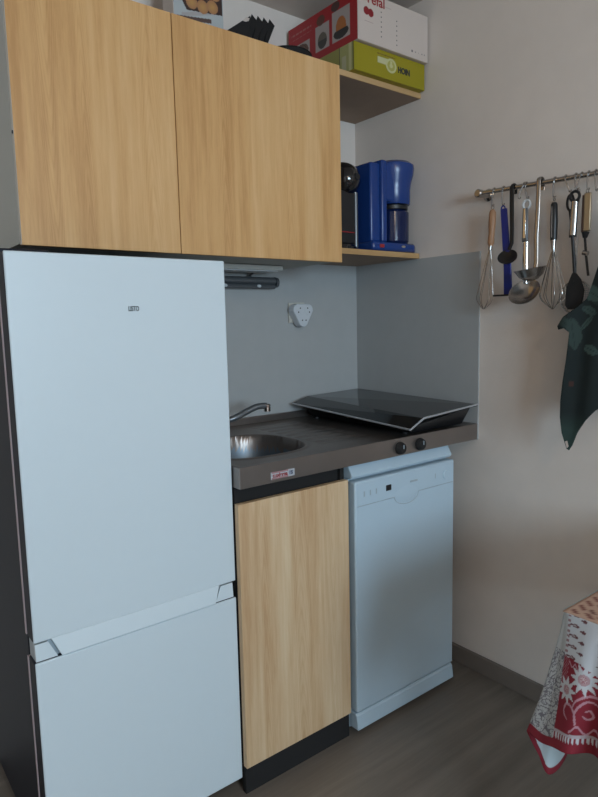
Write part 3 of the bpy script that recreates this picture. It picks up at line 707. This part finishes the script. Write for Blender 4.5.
def balloon(top, bot, rad, wires, wr, mat, parent, name='wires', wide_at=0.72):
    top, bot = V(top), V(bot); ax = (bot - top); bm = bmesh.new()
    b1 = V((1, 0, 0)); b1 = (b1 - ax * b1.dot(ax) / ax.length_squared).normalized(); b2 = ax.normalized().cross(b1)
    for k in range(wires):
        a = PI * k / wires; d = b1 * math.cos(a) + b2 * math.sin(a); pts = []
        for i in range(41):
            s_ = -1 + 2 * i / 40.0; q = abs(s_)
            # q=1 at the ferrule, 0 at the tip
            h = 1 - q ** 1.7
            wdt = math.sin(min(1, (1 - h) / (1 - wide_at)) * PI / 2) if h > wide_at else (h / wide_at) ** 0.9
            pts.append(top + ax * h + d * (rad * wdt * (1 if s_ > 0 else -1) + 0.002 * (1 if s_ > 0 else -1)))
        tube(pts, wr, 5, bm=bm)
    return obj(name, bm, mat, parent)

GRP = 'utensils hanging from the rail'
# 1 whisk with wooden handle
p = s_hook(-0.688, 'steel hook holding the wooden-handled whisk', 0.004, 0.040)
t = thing('whisk', 'wire whisk with a wooden handle, first utensil on the rail', 'whisk', (p.x, -0.66, 1.30), GRP)
obj('loop', ring((p.x, p.y, p.z - 0.004), 0.007, 0.0012, (0, 1, 0)), 'steel', t)
obj('handle', tube([(p.x, p.y, 1.603), (p.x, -0.684, 1.595), (p.x, -0.683, 1.56), (p.x, -0.681, 1.53), (p.x, -0.679, 1.50), (p.x, -0.678, 1.492)], [0.006, 0.0105, 0.0115, 0.0095, 0.0105, 0.007], 16), 'handle_wood', t, label='wooden handle')
obj('ferrule', tube([(p.x, -0.678, 1.494), (p.x, -0.676, 1.478)], 0.006, 12), 'steel', t)
balloon((p.x, -0.676, 1.480), (p.x, -0.655, 1.293), 0.024, 3, 0.0010, 'steel', t, wide_at=0.80)
# 2 blue scraper
p = s_hook(-0.722, 'steel hook holding the blue scraper', 0.0, 0.042)
t = thing('blue_scraper', 'flat blue long-handled scraper with a thin dark blade at its foot', 'scraper', (p.x, -0.735, 1.33), GRP)
obj('handle', prism([(p.x + 0.002, p.y + 0.008, 1.600), (p.x + 0.002, p.y - 0.014, 1.600), (p.x + 0.002, -0.755, 1.42), (p.x + 0.002, -0.760, 1.335), (p.x + 0.002, -0.731, 1.335), (p.x + 0.002, -0.729, 1.42)], (-0.006, 0, 0)), 'blue_matt', t, bevel=0.002)
obj('hang_tab', ring((p.x, p.y, 1.602), 0.0065, 0.002, (1, 0, 0)), 'blue_matt', t)
obj('blade', box(p.x - 0.006, -0.758, 1.331, p.x + 0.004, -0.694, 1.3365), 'black_plastic', t, smooth=False, label='thin dark blade')
# 3 black spoon hooked over the rail
t = thing('serving_spoon', 'black plastic serving spoon hooked straight over the rail', 'spoon', (-0.06, -0.755, 1.42), GRP)
yy = -0.757; X3 = RX - 0.011
pts = [V((RX + 0.010, yy, 1.640))] + [V((RX - 0.011 * math.cos(a), yy, rz(yy) + 0.011 * math.sin(a))) for a in np.linspace(PI, 0, 8)] + [V((X3, yy - 0.001, 1.60)), V((X3, yy - 0.003, 1.54)), V((X3, yy - 0.003, 1.49)), V((X3 - 0.006, yy + 0.002, 1.470))]
obj('handle', tube(pts, [0.004] * 8 + [0.0058, 0.0058, 0.0055, 0.005, 0.005], 10, flat=(0.45, 1.3)), 'black_plastic', t)
obj('bowl', lathe([(0, -0.007), (0.02, -0.006), (0.034, -0.001), (0.036, 0.003), (0.033, 0.001), (0.018, -0.003), (0, -0.0045)], frame((X3 - 0.006, yy + 0.006, 1.449), (-0.86, 0, 0.50), (0, 1, 0.32)), 28, sx=1.0, sy=0.72), 'black_plastic', t)
# 4 steel ladle with grey handle and white loop
p = s_hook(-0.800, 'first of two steel hooks holding the long steel ladle', -0.006, 0.034)
s_hook(-0.794, 'second hook crossing the one that holds the long steel ladle', 0.016, 0.030)
t = thing('ladle', 'steel ladle with shiny flat handle and ring top, its bowl hanging lowest', 'ladle', (p.x, -0.80, 1.33), GRP)
obj('loop', ring((p.x, -0.803, 1.600), 0.0125, 0.0036, (1, 0, 0.3)), 'white_plastic', t, label='white ring at the handle top')
obj('handle', prism([(p.x, -0.794, 1.590), (p.x, -0.810, 1.590), (p.x, -0.812, 1.49), (p.x, -0.793, 1.49)], (-0.008, 0, 0)), 'lamp_grey', t, bevel=0.003)
obj('handle_inlay', prism([(p.x - 0.0081, -0.799, 1.588), (p.x - 0.0081, -0.806, 1.588), (p.x - 0.0081, -0.807, 1.50), (p.x - 0.0081, -0.798, 1.50)], (-0.002, 0, 0)), 'chrome', t, bevel=0.0008)
obj('shaft', tube([(p.x - 0.003, -0.803, 1.49), (p.x - 0.003, -0.8035, 1.40), (p.x - 0.002, -0.804, 1.365)], [0.0078, 0.0085, 0.0065], 12, flat=(0.4, 1)), 'chrome', t)
obj('bowl', lathe([(0, -0.024), (0.018, -0.021), (0.036, -0.011), (0.0460, 0.003), (0.0480, 0.004), (0.0445, 0.002), (0.035, -0.009), (0.017, -0.018), (0, -0.021)], frame((p.x - 0.020, -0.815, 1.338), (-0.80, -0.1, 0.62), (0, 1, 0)), 36), 'steel', t, label='round polished bowl')
# 5 second ladle hooked over the rail
t = thing('ladle', 'slim steel ladle hooked straight over the rail, its bowl above the other ladle bowl', 'ladle', (-0.06, -0.84, 1.38), GRP)
yy = -0.846
pts = [V((RX + 0.011, yy, 1.636)), V((RX + 0.011, yy, 1.65))] + [V((RX - 0.012 * math.cos(a), yy, rz(yy) + 0.004 + 0.012 * math.sin(a))) for a in np.linspace(PI, 0, 8)] + [V((X3 - 0.001, yy + 0.001, 1.58)), V((X3 - 0.001, yy + 0.004, 1.50)), V((X3 - 0.002, yy + 0.002, 1.425)), V((X3 - 0.006, yy + 0.002, 1.402))]
obj('handle', tube(pts, [0.005] * 14, 12, flat=(0.45, 1.35)), 'brass' if False else 'steel', t)
obj('bowl', lathe([(0, -0.034), (0.018, -0.031), (0.034, -0.019), (0.044, 0.000), (0.0475, 0.002), (0.042, 0.000), (0.032, -0.017), (0.017, -0.0285), (0, -0.031)], frame((X3 - 0.050, -0.856, 1.402), (-0.12, 0.10, 0.97), (0, 1, 0)), 36), 'steel', t)
# 6 balloon whisk with black handle
p = s_hook(-0.892, 'steel hook holding the black-handled whisk', 0.0, 0.044)
t = thing('whisk', 'large balloon whisk with a black handle and steel collar', 'whisk', (p.x, -0.893, 1.29), GRP)
obj('loop', ring((p.x, p.y, p.z - 0.003), 0.006, 0.0013, (0, 1, 0)), 'steel', t)
obj('handle', tube([(p.x, -0.892, 1.592), (p.x, -0.892, 1.586), (p.x, -0.893, 1.54), (p.x, -0.893, 1.485)], [0.006, 0.0095, 0.0105, 0.0095], 16), 'black_plastic', t)
obj('handle_stripe', tube([(p.x - 0.0098, -0.891, 1.58), (p.x - 0.0105, -0.892, 1.54), (p.x - 0.0098, -0.892, 1.492)], 0.0016, 8), 'steel', t)
obj('collar', tube([(p.x, -0.893, 1.488), (p.x, -0.893, 1.458)], [0.008, 0.006], 14), 'steel', t)
balloon((p.x, -0.893, 1.46), (p.x - 0.005, -0.899, 1.285), 0.036, 5, 0.0011, 'steel', t, wide_at=0.74)
obj('neck', tube([(p.x, -0.893, 1.46), (p.x, -0.894, 1.42)], [0.005, 0.0035], 10), 'steel', t)
# 7 black peeler-like frame, hanging behind
p = s_hook(-0.925, 'slanted steel hook left of the turner, holding the black frame tool', -0.014, 0.034)
t = thing('can_opener', 'slim black frame-handled tool hanging left behind the steel-handled turner', 'utensil', (p.x + 0.01, -0.935, 1.48), GRP)
obj('frame_handle', ring((p.x + 0.008, -0.937, 1.585), 0.022, 0.0035, (1, 0, 0), fl=0.45), 'black_plastic', t)
obj('shaft', tube([(p.x + 0.008, -0.938, 1.565), (p.x + 0.010, -0.946, 1.49)], [0.006, 0.004], 10), 'black_plastic', t)
# 8 turner
p = s_hook(-0.955, 'steel hook holding the black turner', -0.002, 0.034)
t = thing('turner', 'black turner with a steel handle, ring top and broad dark blade', 'turner', (p.x, -0.965, 1.31), GRP)
obj('loop', ring((p.x - 0.004, -0.956, 1.598), 0.0135, 0.0042, (1, 0, 0)), 'black_plastic', t)
obj('handle', tube([(p.x - 0.004, -0.955, 1.585), (p.x - 0.004, -0.953, 1.54), (p.x - 0.004, -0.951, 1.492)], [0.0085, 0.0092, 0.0092], 14, flat=(0.6, 1)), 'steel', t)
obj('handle_edge', prism([(p.x + 0.0015, -0.945, 1.588), (p.x + 0.0015, -0.964, 1.588), (p.x + 0.0015, -0.960, 1.486), (p.x + 0.0015, -0.940, 1.486)], (-0.003, 0, 0)), 'black_plastic', t, bevel=0.001)
obj('shaft', tube(smooth_path([(p.x - 0.004, -0.952, 1.49), (p.x - 0.004, -0.957, 1.44), (p.x - 0.006, -0.963, 1.385), (p.x - 0.010, -0.966, 1.36)], 4), [0.0045] * 13, 10), 'black_plastic', t)
obj('turner_blade', prism([(p.x - 0.008, -0.958, 1.385), (p.x - 0.008, -0.970, 1.385), (p.x - 0.012, -0.988, 1.365), (p.x - 0.016, -1.000, 1.335), (p.x - 0.020, -0.996, 1.295), (p.x - 0.022, -0.985, 1.283), (p.x - 0.022, -0.955, 1.283), (p.x - 0.018, -0.945, 1.295), (p.x - 0.012, -0.944, 1.345)], (-0.003, 0, 0)), 'black_matt', t, bevel=0.001)
# 9 sieve behind whisk and turner
p = s_hook(-0.972, 'steel hook holding the small round sieve', 0.010, 0.030)
t = thing('sieve', 'small round wire sieve hanging between the black-handled whisk and the turner', 'sieve', (-0.02, -0.955, 1.27), GRP)
obj('handle', tube([(p.x + 0.008, -0.962, 1.618), (p.x + 0.012, -0.958, 1.50), (p.x + 0.018, -0.953, 1.365)], 0.0030, 8), 'steel', t)
obj('rim', ring((-0.024, -0.950, 1.318), 0.047, 0.0025, (1, 0, 0), seg=36), 'steel', t)
bm = bmesh.new()
for k in range(-7, 8):
    o_ = k * 0.006; hh = math.sqrt(max(0, 0.046 ** 2 - o_ ** 2))
    pa, pb = [], []
    for i in range(9):
        q = -hh + 2 * hh * i / 8; dx = 0.014 * (1 - (q * q + o_ * o_) / 0.046 ** 2)
        pa.append((-0.024 + dx, -0.950 + o_, 1.318 + q)); pb.append((-0.024 + dx, -0.950 + q, 1.318 + o_))
    tube(pa, 0.0004, 4, bm=bm); tube(pb, 0.0004, 4, bm=bm)
obj('wire_mesh', bm, 'gauze', t)
# 10 brass-toned handled tool
p = s_hook(-0.992, 'steel hook holding the broad-handled tool', 0.0, 0.036)
t = thing('masher', 'tool with a broad brassy steel handle and dark shaft, right of the turner', 'utensil', (p.x, -0.985, 1.36), GRP)
obj('handle', box(p.x - 0.006, -1.003, 1.497, p.x + 0.002, -0.983, 1.602), 'brass', t, bevel=0.003, label='broad brassy steel handle')
obj('handle_side', tube([(p.x + 0.004, -0.983, 1.597), (p.x + 0.004, -0.982, 1.497)], 0.0085, 12), 'card_brown', t, label='dark brown handle side')
obj('loop', ring((p.x, -0.990, 1.606), 0.006, 0.0016, (0, 1, 0)), 'steel', t)
obj('collar', tube([(p.x, -0.988, 1.496), (p.x, -0.987, 1.480)], [0.011, 0.006], 14), 'black_plastic', t)
obj('shaft', tube([(p.x, -0.987, 1.482), (p.x, -0.992, 1.43), (p.x, -1.000, 1.375)], 0.0035, 10), 'black_plastic', t)
obj('head', tube([(p.x - 0.004, -0.985, 1.440), (p.x - 0.004, -0.999, 1.436)], 0.007, 12), 'steel', t, label='small steel head')
for k, yy in enumerate((-1.012, -1.028)):
    s_hook(yy, ('empty steel hook, just right of the one holding the broad-handled tool', 'empty steel hook on the rail at the right edge of the photo')[k], -0.004, 0.042)

# ------------------------------------------------------------------ green leaf-print cloth hanging from the rail
outline = [(-1.048, 1.452), (-1.046, 1.40), (-1.028, 1.345), (-1.017, 1.312), (-0.992, 1.288), (-0.958, 1.262), (-0.940, 1.236), (-0.944, 1.226), (-0.962, 1.230), (-0.976, 1.218), (-0.974, 1.190), (-0.970, 1.14), (-0.963, 1.08), (-0.958, 1.02), (-0.958, 0.975), (-0.963, 0.930), (-0.970, 0.905), (-0.976, 0.884), (-0.983, 0.880), (-0.992, 0.896), (-1.006, 0.934), (-1.03, 0.972), (-1.055, 1.003), (-1.12, 1.05), (-1.20, 1.02), (-1.24, 1.05), (-1.25, 1.25), (-1.22, 1.45), (-1.17, 1.54), (-1.14, 1.60), (-1.11, 1.60), (-1.075, 1.53)]
def inside(y, z):
    c = False; n = len(outline); j = n - 1
    for i in range(n):
        yi, zi = outline[i]; yj, zj = outline[j]
        if (zi > z) != (zj > z) and y < (yj - yi) * (z - zi) / (zj - zi) + yi: c = not c
        j = i
    return c
leaves = []
for k in range(26):
    leaves.append((random.uniform(-1.24, -0.99), random.uniform(1.18, 1.52), random.uniform(0, PI), random.uniform(0.022, 0.036), random.uniform(0.009, 0.015), random.choice((0.6, 1.0, 1.3))))
leaves += [(-0.955, 1.252, 0.75, 0.034, 0.014, 0.9), (-0.985, 1.215, 1.45, 0.046, 0.017, 0.95), (-1.030, 1.325, 0.5, 0.034, 0.020, 1.6), (-1.035, 1.17, 0.4, 0.024, 0.013, 1.5), (-1.02, 1.245, 2.3, 0.028, 0.007, 1.3)]
def cloth_col(y, z):
    c = [0.006, 0.013, 0.013]
    if z < 0.99: k = min(1, (0.99 - z) / 0.05); c = [0.006 + 0.014 * k, 0.013 + 0.030 * k, 0.013 + 0.024 * k]
    for (a, b, an, L_, W_, g_) in leaves:
        dy, dz = y - a, z - b; u = dy * math.cos(an) + dz * math.sin(an); v = -dy * math.sin(an) + dz * math.cos(an)
        if abs(u) < L_ and abs(v) < W_ * (1 - (u / L_) ** 2) ** 0.7:
            c = [0.030 * g_, 0.052 * g_, 0.046 * g_]
            if abs(v) < 0.0011: c = [0.016, 0.03, 0.028]
    if abs(y + 0.984) < 0.005 and 1.065 < z < 1.08: c = [0.05, 0.02, 0.015]
    return c
bm = bmesh.new(); cols = []
ys = np.linspace(-1.26, -0.935, 110); zs = np.linspace(0.875, 1.61, 200); vs = {}
def cx_(y, z):
    fold = 0.010 * math.sin((y + 0.96) * 70 + z * 4) * min(1, max(0, (1.56 - z) / 0.4)) + 0.012 * math.sin((y + 1.0) * 26 - z * 2.5)
    return -0.094 + 0.6 * fold - 0.02 * max(0, (z - 1.45))
poly = bmesh.new(); pv = [poly.verts.new((0, y, z)) for y, z in outline]; poly.faces.new(pv)
# cut the outline into a fine grid so that the sheet can fold and carry its print
for zc in zs: 
    geom = list(poly.verts) + list(poly.edges) + list(poly.faces); bmesh.ops.bisect_plane(poly, geom=geom, plane_co=(0, 0, zc), plane_no=(0, 0, 1))
for yc in ys:
    geom = list(poly.verts) + list(poly.edges) + list(poly.faces); bmesh.ops.bisect_plane(poly, geom=geom, plane_co=(0, yc, 0), plane_no=(0, 1, 0))
for v in poly.verts:
    cols.append(cloth_col(v.co.y, v.co.z)); v.co.x = cx_(v.co.y, v.co.z)
t = thing('apron', 'dark green leaf-print cloth hanging at the right end of the rail', 'apron', (-0.09, -1.1, 0.875))
o = obj('fabric', poly, 'cloth', t, angle=80); set_colors(o, cols)
md = o.modifiers.new('s', 'SOLIDIFY'); md.thickness = 0.0015; md.offset = 0
yy = -1.125; obj('hanging_loop', tube([V((-0.094, yy - 0.004, 1.596)), V((RX - 0.011, yy, rz(yy) - 0.012))] + [V((RX - 0.0105 * math.cos(a), yy, rz(yy) + 0.0105 * math.sin(a))) for a in np.linspace(0, PI, 8)] + [V((RX + 0.006, yy + 0.003, rz(yy) - 0.02)), V((-0.094, yy + 0.006, 1.596))], 0.0025, 6), 'black_plastic', t)
obj('care_label', prism([(-0.1035 + 0.0, -0.9745, 0.906), (-0.1035, -0.981, 0.909), (-0.1040, -0.986, 0.893), (-0.1040, -0.981, 0.887)], (-0.001, 0, 0)), 'card_pale', t, smooth=False, label='small white care label')

# ------------------------------------------------------------------ table with printed cloth
TZ, TX, TY = 0.745, -0.782, -1.352
t = thing('dining_table', 'table under the red flower-print cloth, only a pale leg edge showing', 'table', (-0.42, -1.8, 0))
obj('tabletop', box(TX + 0.004, -2.15, TZ - 0.028, -0.02, TY - 0.004, TZ - 0.002), 'carcass', t, bevel=0.004)
for x, y in ((-0.665, -1.435), (-0.06, -1.435), (-0.665, -2.07), (-0.06, -2.07)):
    obj('leg', box(x - 0.02, y - 0.02, 0.0, x + 0.02, y + 0.02, TZ - 0.028), 'table', t, bevel=0.003)

# hanging skirt: columns around the two visible edges and the corner.
# each column: top point (x,y), mid bulge, bottom point (x,y,z), u = metres along the print (0 at the corner)
cols_def = [
    ((TX, -2.16), (TX - 0.020, -2.16, 0.50), 0.60), ((TX, -1.95), (TX - 0.045, -1.95, 0.51), 0.45), ((TX, -1.80), (TX - 0.010, -1.80, 0.50), 0.34),
    ((TX, -1.66), (TX - 0.050, -1.66, 0.525), 0.25), ((TX, -1.55), (TX - 0.012, -1.55, 0.53), 0.17), ((TX, -1.47), (TX - 0.050, -1.478, 0.528), 0.105),
    ((TX, -1.425), (TX - 0.020, -1.425, 0.521), 0.066), ((TX, -1.395), (TX - 0.045, -1.395, 0.517), 0.036), ((TX, -1.366), (TX - 0.042, -1.366, 0.512), 0.0),
    ((TX + 0.002, -1.356), (TX - 0.034, -1.336, 0.502), -0.020), ((TX + 0.004, -1.353), (TX - 0.026, -1.304, 0.503), -0.045),
    ((TX + 0.010, -1.351), (TX - 0.004, -1.316, 0.450), -0.08), ((TX + 0.020, -1.350), (TX + 0.006, -1.332, 0.415), -0.13),
    ((TX + 0.050, -1.350), (TX + 0.060, -1.334, 0.428), -0.17), ((TX + 0.10, -1.350), (TX + 0.13, -1.320, 0.49), -0.23),
    ((TX + 0.22, -1.350), (TX + 0.22, -1.338, 0.49), -0.36), ((TX + 0.34, -1.350), (TX + 0.34, -1.315, 0.50), -0.48), ((TX + 0.50, -1.350), (TX + 0.50, -1.338, 0.50), -0.64), ((-0.03, -1.350), (-0.03, -1.330, 0.50), -0.80)]
SUB = 30
tops, bots, us = [], [], []
P = smooth_path([V((c[0][0], c[0][1], 0)) for c in cols_def], SUB); B = smooth_path([V(c[1]) for c in cols_def], SUB); U = smooth_path([V((c[2], 0, 0)) for c in cols_def], SUB)
WHITE = (0.50, 0.51, 0.53); RED = (0.200, 0.010, 0.022); PINK = (0.42, 0.22, 0.26)
def star(px, pz, cx, cz, r, pts=9, ph=0.2):
    dx, dz = px - cx, pz - cz; a = math.atan2(dz, dx) + ph; q = math.hypot(dx, dz)
    k = abs(((a / (2 * PI) * pts) % 1) - 0.5) * 2; rad = r * (0.52 + 0.48 * k ** 1.4)
    if q < r * 0.20: return (0.30, 0.10, 0.12) if int(q * 2500) % 2 else (0.50, 0.38, 0.38)
    if q < r * 0.34: return (0.38, 0.24, 0.26)
    return WHITE if q < rad else None
def curl(px, pz, pts, wdt):
    for i in range(len(pts) - 1):
        ax_, az_ = pts[i]; bx_, bz_ = pts[i + 1]; dx, dz = bx_ - ax_, bz_ - az_; L2 = dx * dx + dz * dz
        q = max(0, min(1, ((px - ax_) * dx + (pz - az_) * dz) / L2)); w_ = wdt * (0.35 + 0.65 * math.sin(PI * min(1, (i + q + 0.3) / len(pts))))
        if math.hypot(px - ax_ - q * dx, pz - az_ - q * dz) < w_: return True
    return False
c1 = [(0.040, 0.176), (0.036, 0.160), (0.028, 0.150), (0.018, 0.149), (0.012, 0.157), (0.013, 0.167), (0.022, 0.174)]
c2 = [(0.039, 0.178), (0.036, 0.160), (0.042, 0.145), (0.055, 0.134), (0.072, 0.138)]
c3 = [(0.030, 0.152), (0.036, 0.138), (0.050, 0.127), (0.066, 0.124), (0.078, 0.130)]
c4 = [(0.048, 0.160), (0.055, 0.165), (0.062, 0.159), (0.058, 0.150), (0.051, 0.152)]
c1, c2, c3, c4 = [[(p.x, p.y) for p in smooth_path([(a, b, 0) for a, b in q], 5)] for q in (c1, c2, c3, c4)]
def table_col(u, v, L_):
    """u along hem, v metres below the table edge, L_ length of drop"""
    h = L_ - v                                    # height above the hem
    if h < 0.015: return RED
    if u >= -0.004:
        if u > 0.13: uu = u % 0.13
        else: uu = u
        if h < 0.032:                             # scalloped lace line
            k = (u * 160) % 1
            if h > 0.027: return (0.40, 0.34, 0.36)
            if h > 0.020 - 0.004 * math.sin(k * PI) and k < 0.55: return WHITE
            return RED
        zt = 0.075 + 0.012 * max(0.0, (uu - 0.03) / 0.03) ** 1.3
        if v > zt and v > 0.05:
            c = RED
            s1 = star(uu, v, 0.045, 0.100, 0.028, 11, 0.3); s2 = star(uu, v, 0.012, 0.128, 0.023, 9, 0.1)
            if s1: return s1
            if s2: return s2
            if any(curl(uu, v, q, 0.0020) for q in (c1, c2, c3, c4)): return PINK
            if uu < 0.010 and v < 0.12 and math.sin(v * 900) * math.sin(uu * 1500) > 0.1: return (0.30, 0.12, 0.14)
            if v - zt < 0.016 and 0.010 < uu < 0.045 and abs((v - zt) - 0.009 - 0.0035 * math.sin(uu * 420)) < 0.0014: return PINK
            if v > 0.178 and 0.030 < uu < 0.1 and abs(v - 0.186 - 0.006 * math.sin(uu * 260)) < 0.0022: return PINK
            return c
        # white band with drop motifs
        for row in range(6):
            zc = 0.004 + row * 0.0185 - 0.006
            for cu, sc_ in ((0.014, 1.0), (0.033, 0.55), (0.075, 1.0), (0.095, 0.6)):
                du = (uu - cu) / (0.0105 * sc_); dv = (v - zc - (0.006 if sc_ < 0.9 else 0)) / (0.0032 * (1 if sc_ > 0.9 else 1.0))
                r_ = math.hypot(du if du > 0 else du * 0.7, dv * (1 + max(0, -du) * 1.2))
                if r_ < 1.0: return (0.12, 0.045, 0.05) if r_ > 0.45 or sc_ < 0.9 else (0.33, 0.28, 0.28)
        if uu < 0.004: return (0.28, 0.16, 0.17) if math.sin(v * 700) > 0 else WHITE
        return WHITE
    # lace-like grey print round the corner
    k = mnoise.noise(V((u * 95, v * 95, 3.1))) ; k2 = mnoise.noise(V((u * 170, v * 170, 9.1)))
    base = (0.42, 0.43, 0.43)
    if u < -0.065: return (0.44, 0.50, 0.52)
    if v > 0.07 and (abs(k) < 0.085 or abs(k2) < 0.07): return (0.15, 0.14, 0.16)
    return base
bm = bmesh.new(); cols = []; NV = 150; rows = []
for i in range(len(P)):
    p, b, u = P[i], B[i], U[i].x; row = []
    L_ = TZ - b.z; nrm = V((b.x - p.x, b.y - p.y, 0))
    for j in range(NV + 1):
        s_ = j / NV; k = s_ ** (0.85 + 0.75 * max(0.0, 1 - abs(u + 0.02) / 0.07))
        # round over the table edge, then fall
        x = p.x + nrm.x * k; y = p.y + nrm.y * k; z = TZ - L_ * s_
        if s_ < 0.03: z = TZ - L_ * s_ * 0.9
        wob = 0.0025 * mnoise.noise(V((u * 14, s_ * 3, 0.5)))
        row.append(bm.verts.new((x + wob, y + wob, z))); cols.append(table_col(u, s_ * L_, L_))
    rows.append(row)
for i in range(len(P) - 1):
    for j in range(NV): bm.faces.new((rows[i][j], rows[i][j + 1], rows[i + 1][j + 1], rows[i + 1][j]))
# flat top of the cloth, joined to the skirt
def top_col(x, y):
    c = (0.46, 0.30, 0.22); a, b = x - TX, -(y - TY)
    if a > 0.10 and b > 0.10: c = RED if ((int(a * 9) + int(b * 9)) % 2) else (0.50, 0.34, 0.26)
    k = min(a, b)
    if 0.008 < k < 0.022 and math.sin((a + b) * 260) > 0.35: c = (0.17, 0.05, 0.04)
    if 0.03 < k < 0.045 and math.sin((a + b) * 200) > 0.5: c = (0.13, 0.05, 0.04)
    if 0.055 < k < 0.075: c = (0.25, 0.02, 0.02)
    return c
NX, NY = 150, 150; gv = []
for j in range(NY + 1):
    for i in range(NX + 1):
        x = TX + 0.0 + (-0.03 - TX) * i / NX; y = (TY) + (-2.16 - TY) * j / NY
        gv.append(bm.verts.new((x, y, TZ + 0.0004))); cols.append(top_col(x, y))
for j in range(NY):
    for i in range(NX):
        k = j * (NX + 1) + i; bm.faces.new((gv[k], gv[k + NX + 1], gv[k + NX + 2], gv[k + 1]))
bmesh.ops.recalc_face_normals(bm, faces=bm.faces)
o = obj('tablecloth', bm, 'cloth', None, angle=70); set_colors(o, cols)
md = o.modifiers.new('s', 'SOLIDIFY'); md.thickness = 0.0016; md.offset = 0
tag(o, 'white and dark red tablecloth with white edelweiss flowers hanging over the table corner', 'tablecloth')

# warm fill lamp on a ceiling disc, added to brighten the room (behind the camera)
t = thing('warm_fill_lamp', 'added round warm fill lamp, unseen behind the viewpoint', 'lamp', (-1.6, -2.9, ROOM_Z - 0.09))
obj('fill_lamp_base', lathe([(0, 0), (0.12, 0), (0.12, -0.02), (0, -0.02)], frame((-1.6, -2.9, ROOM_Z - 0.0005), (0, 0, 1)), 32), 'frame_white', t)
l = bpy.data.lights.new('fill_bulb', 'POINT'); l.energy = FILL_POWER; l.color = (1.0, 0.72, 0.45); l.shadow_soft_size = 0.12
lo = bpy.data.objects.new('fill_bulb', l); COL.objects.link(lo); lo.parent = t; lo.location = (0, 0, -0.1)
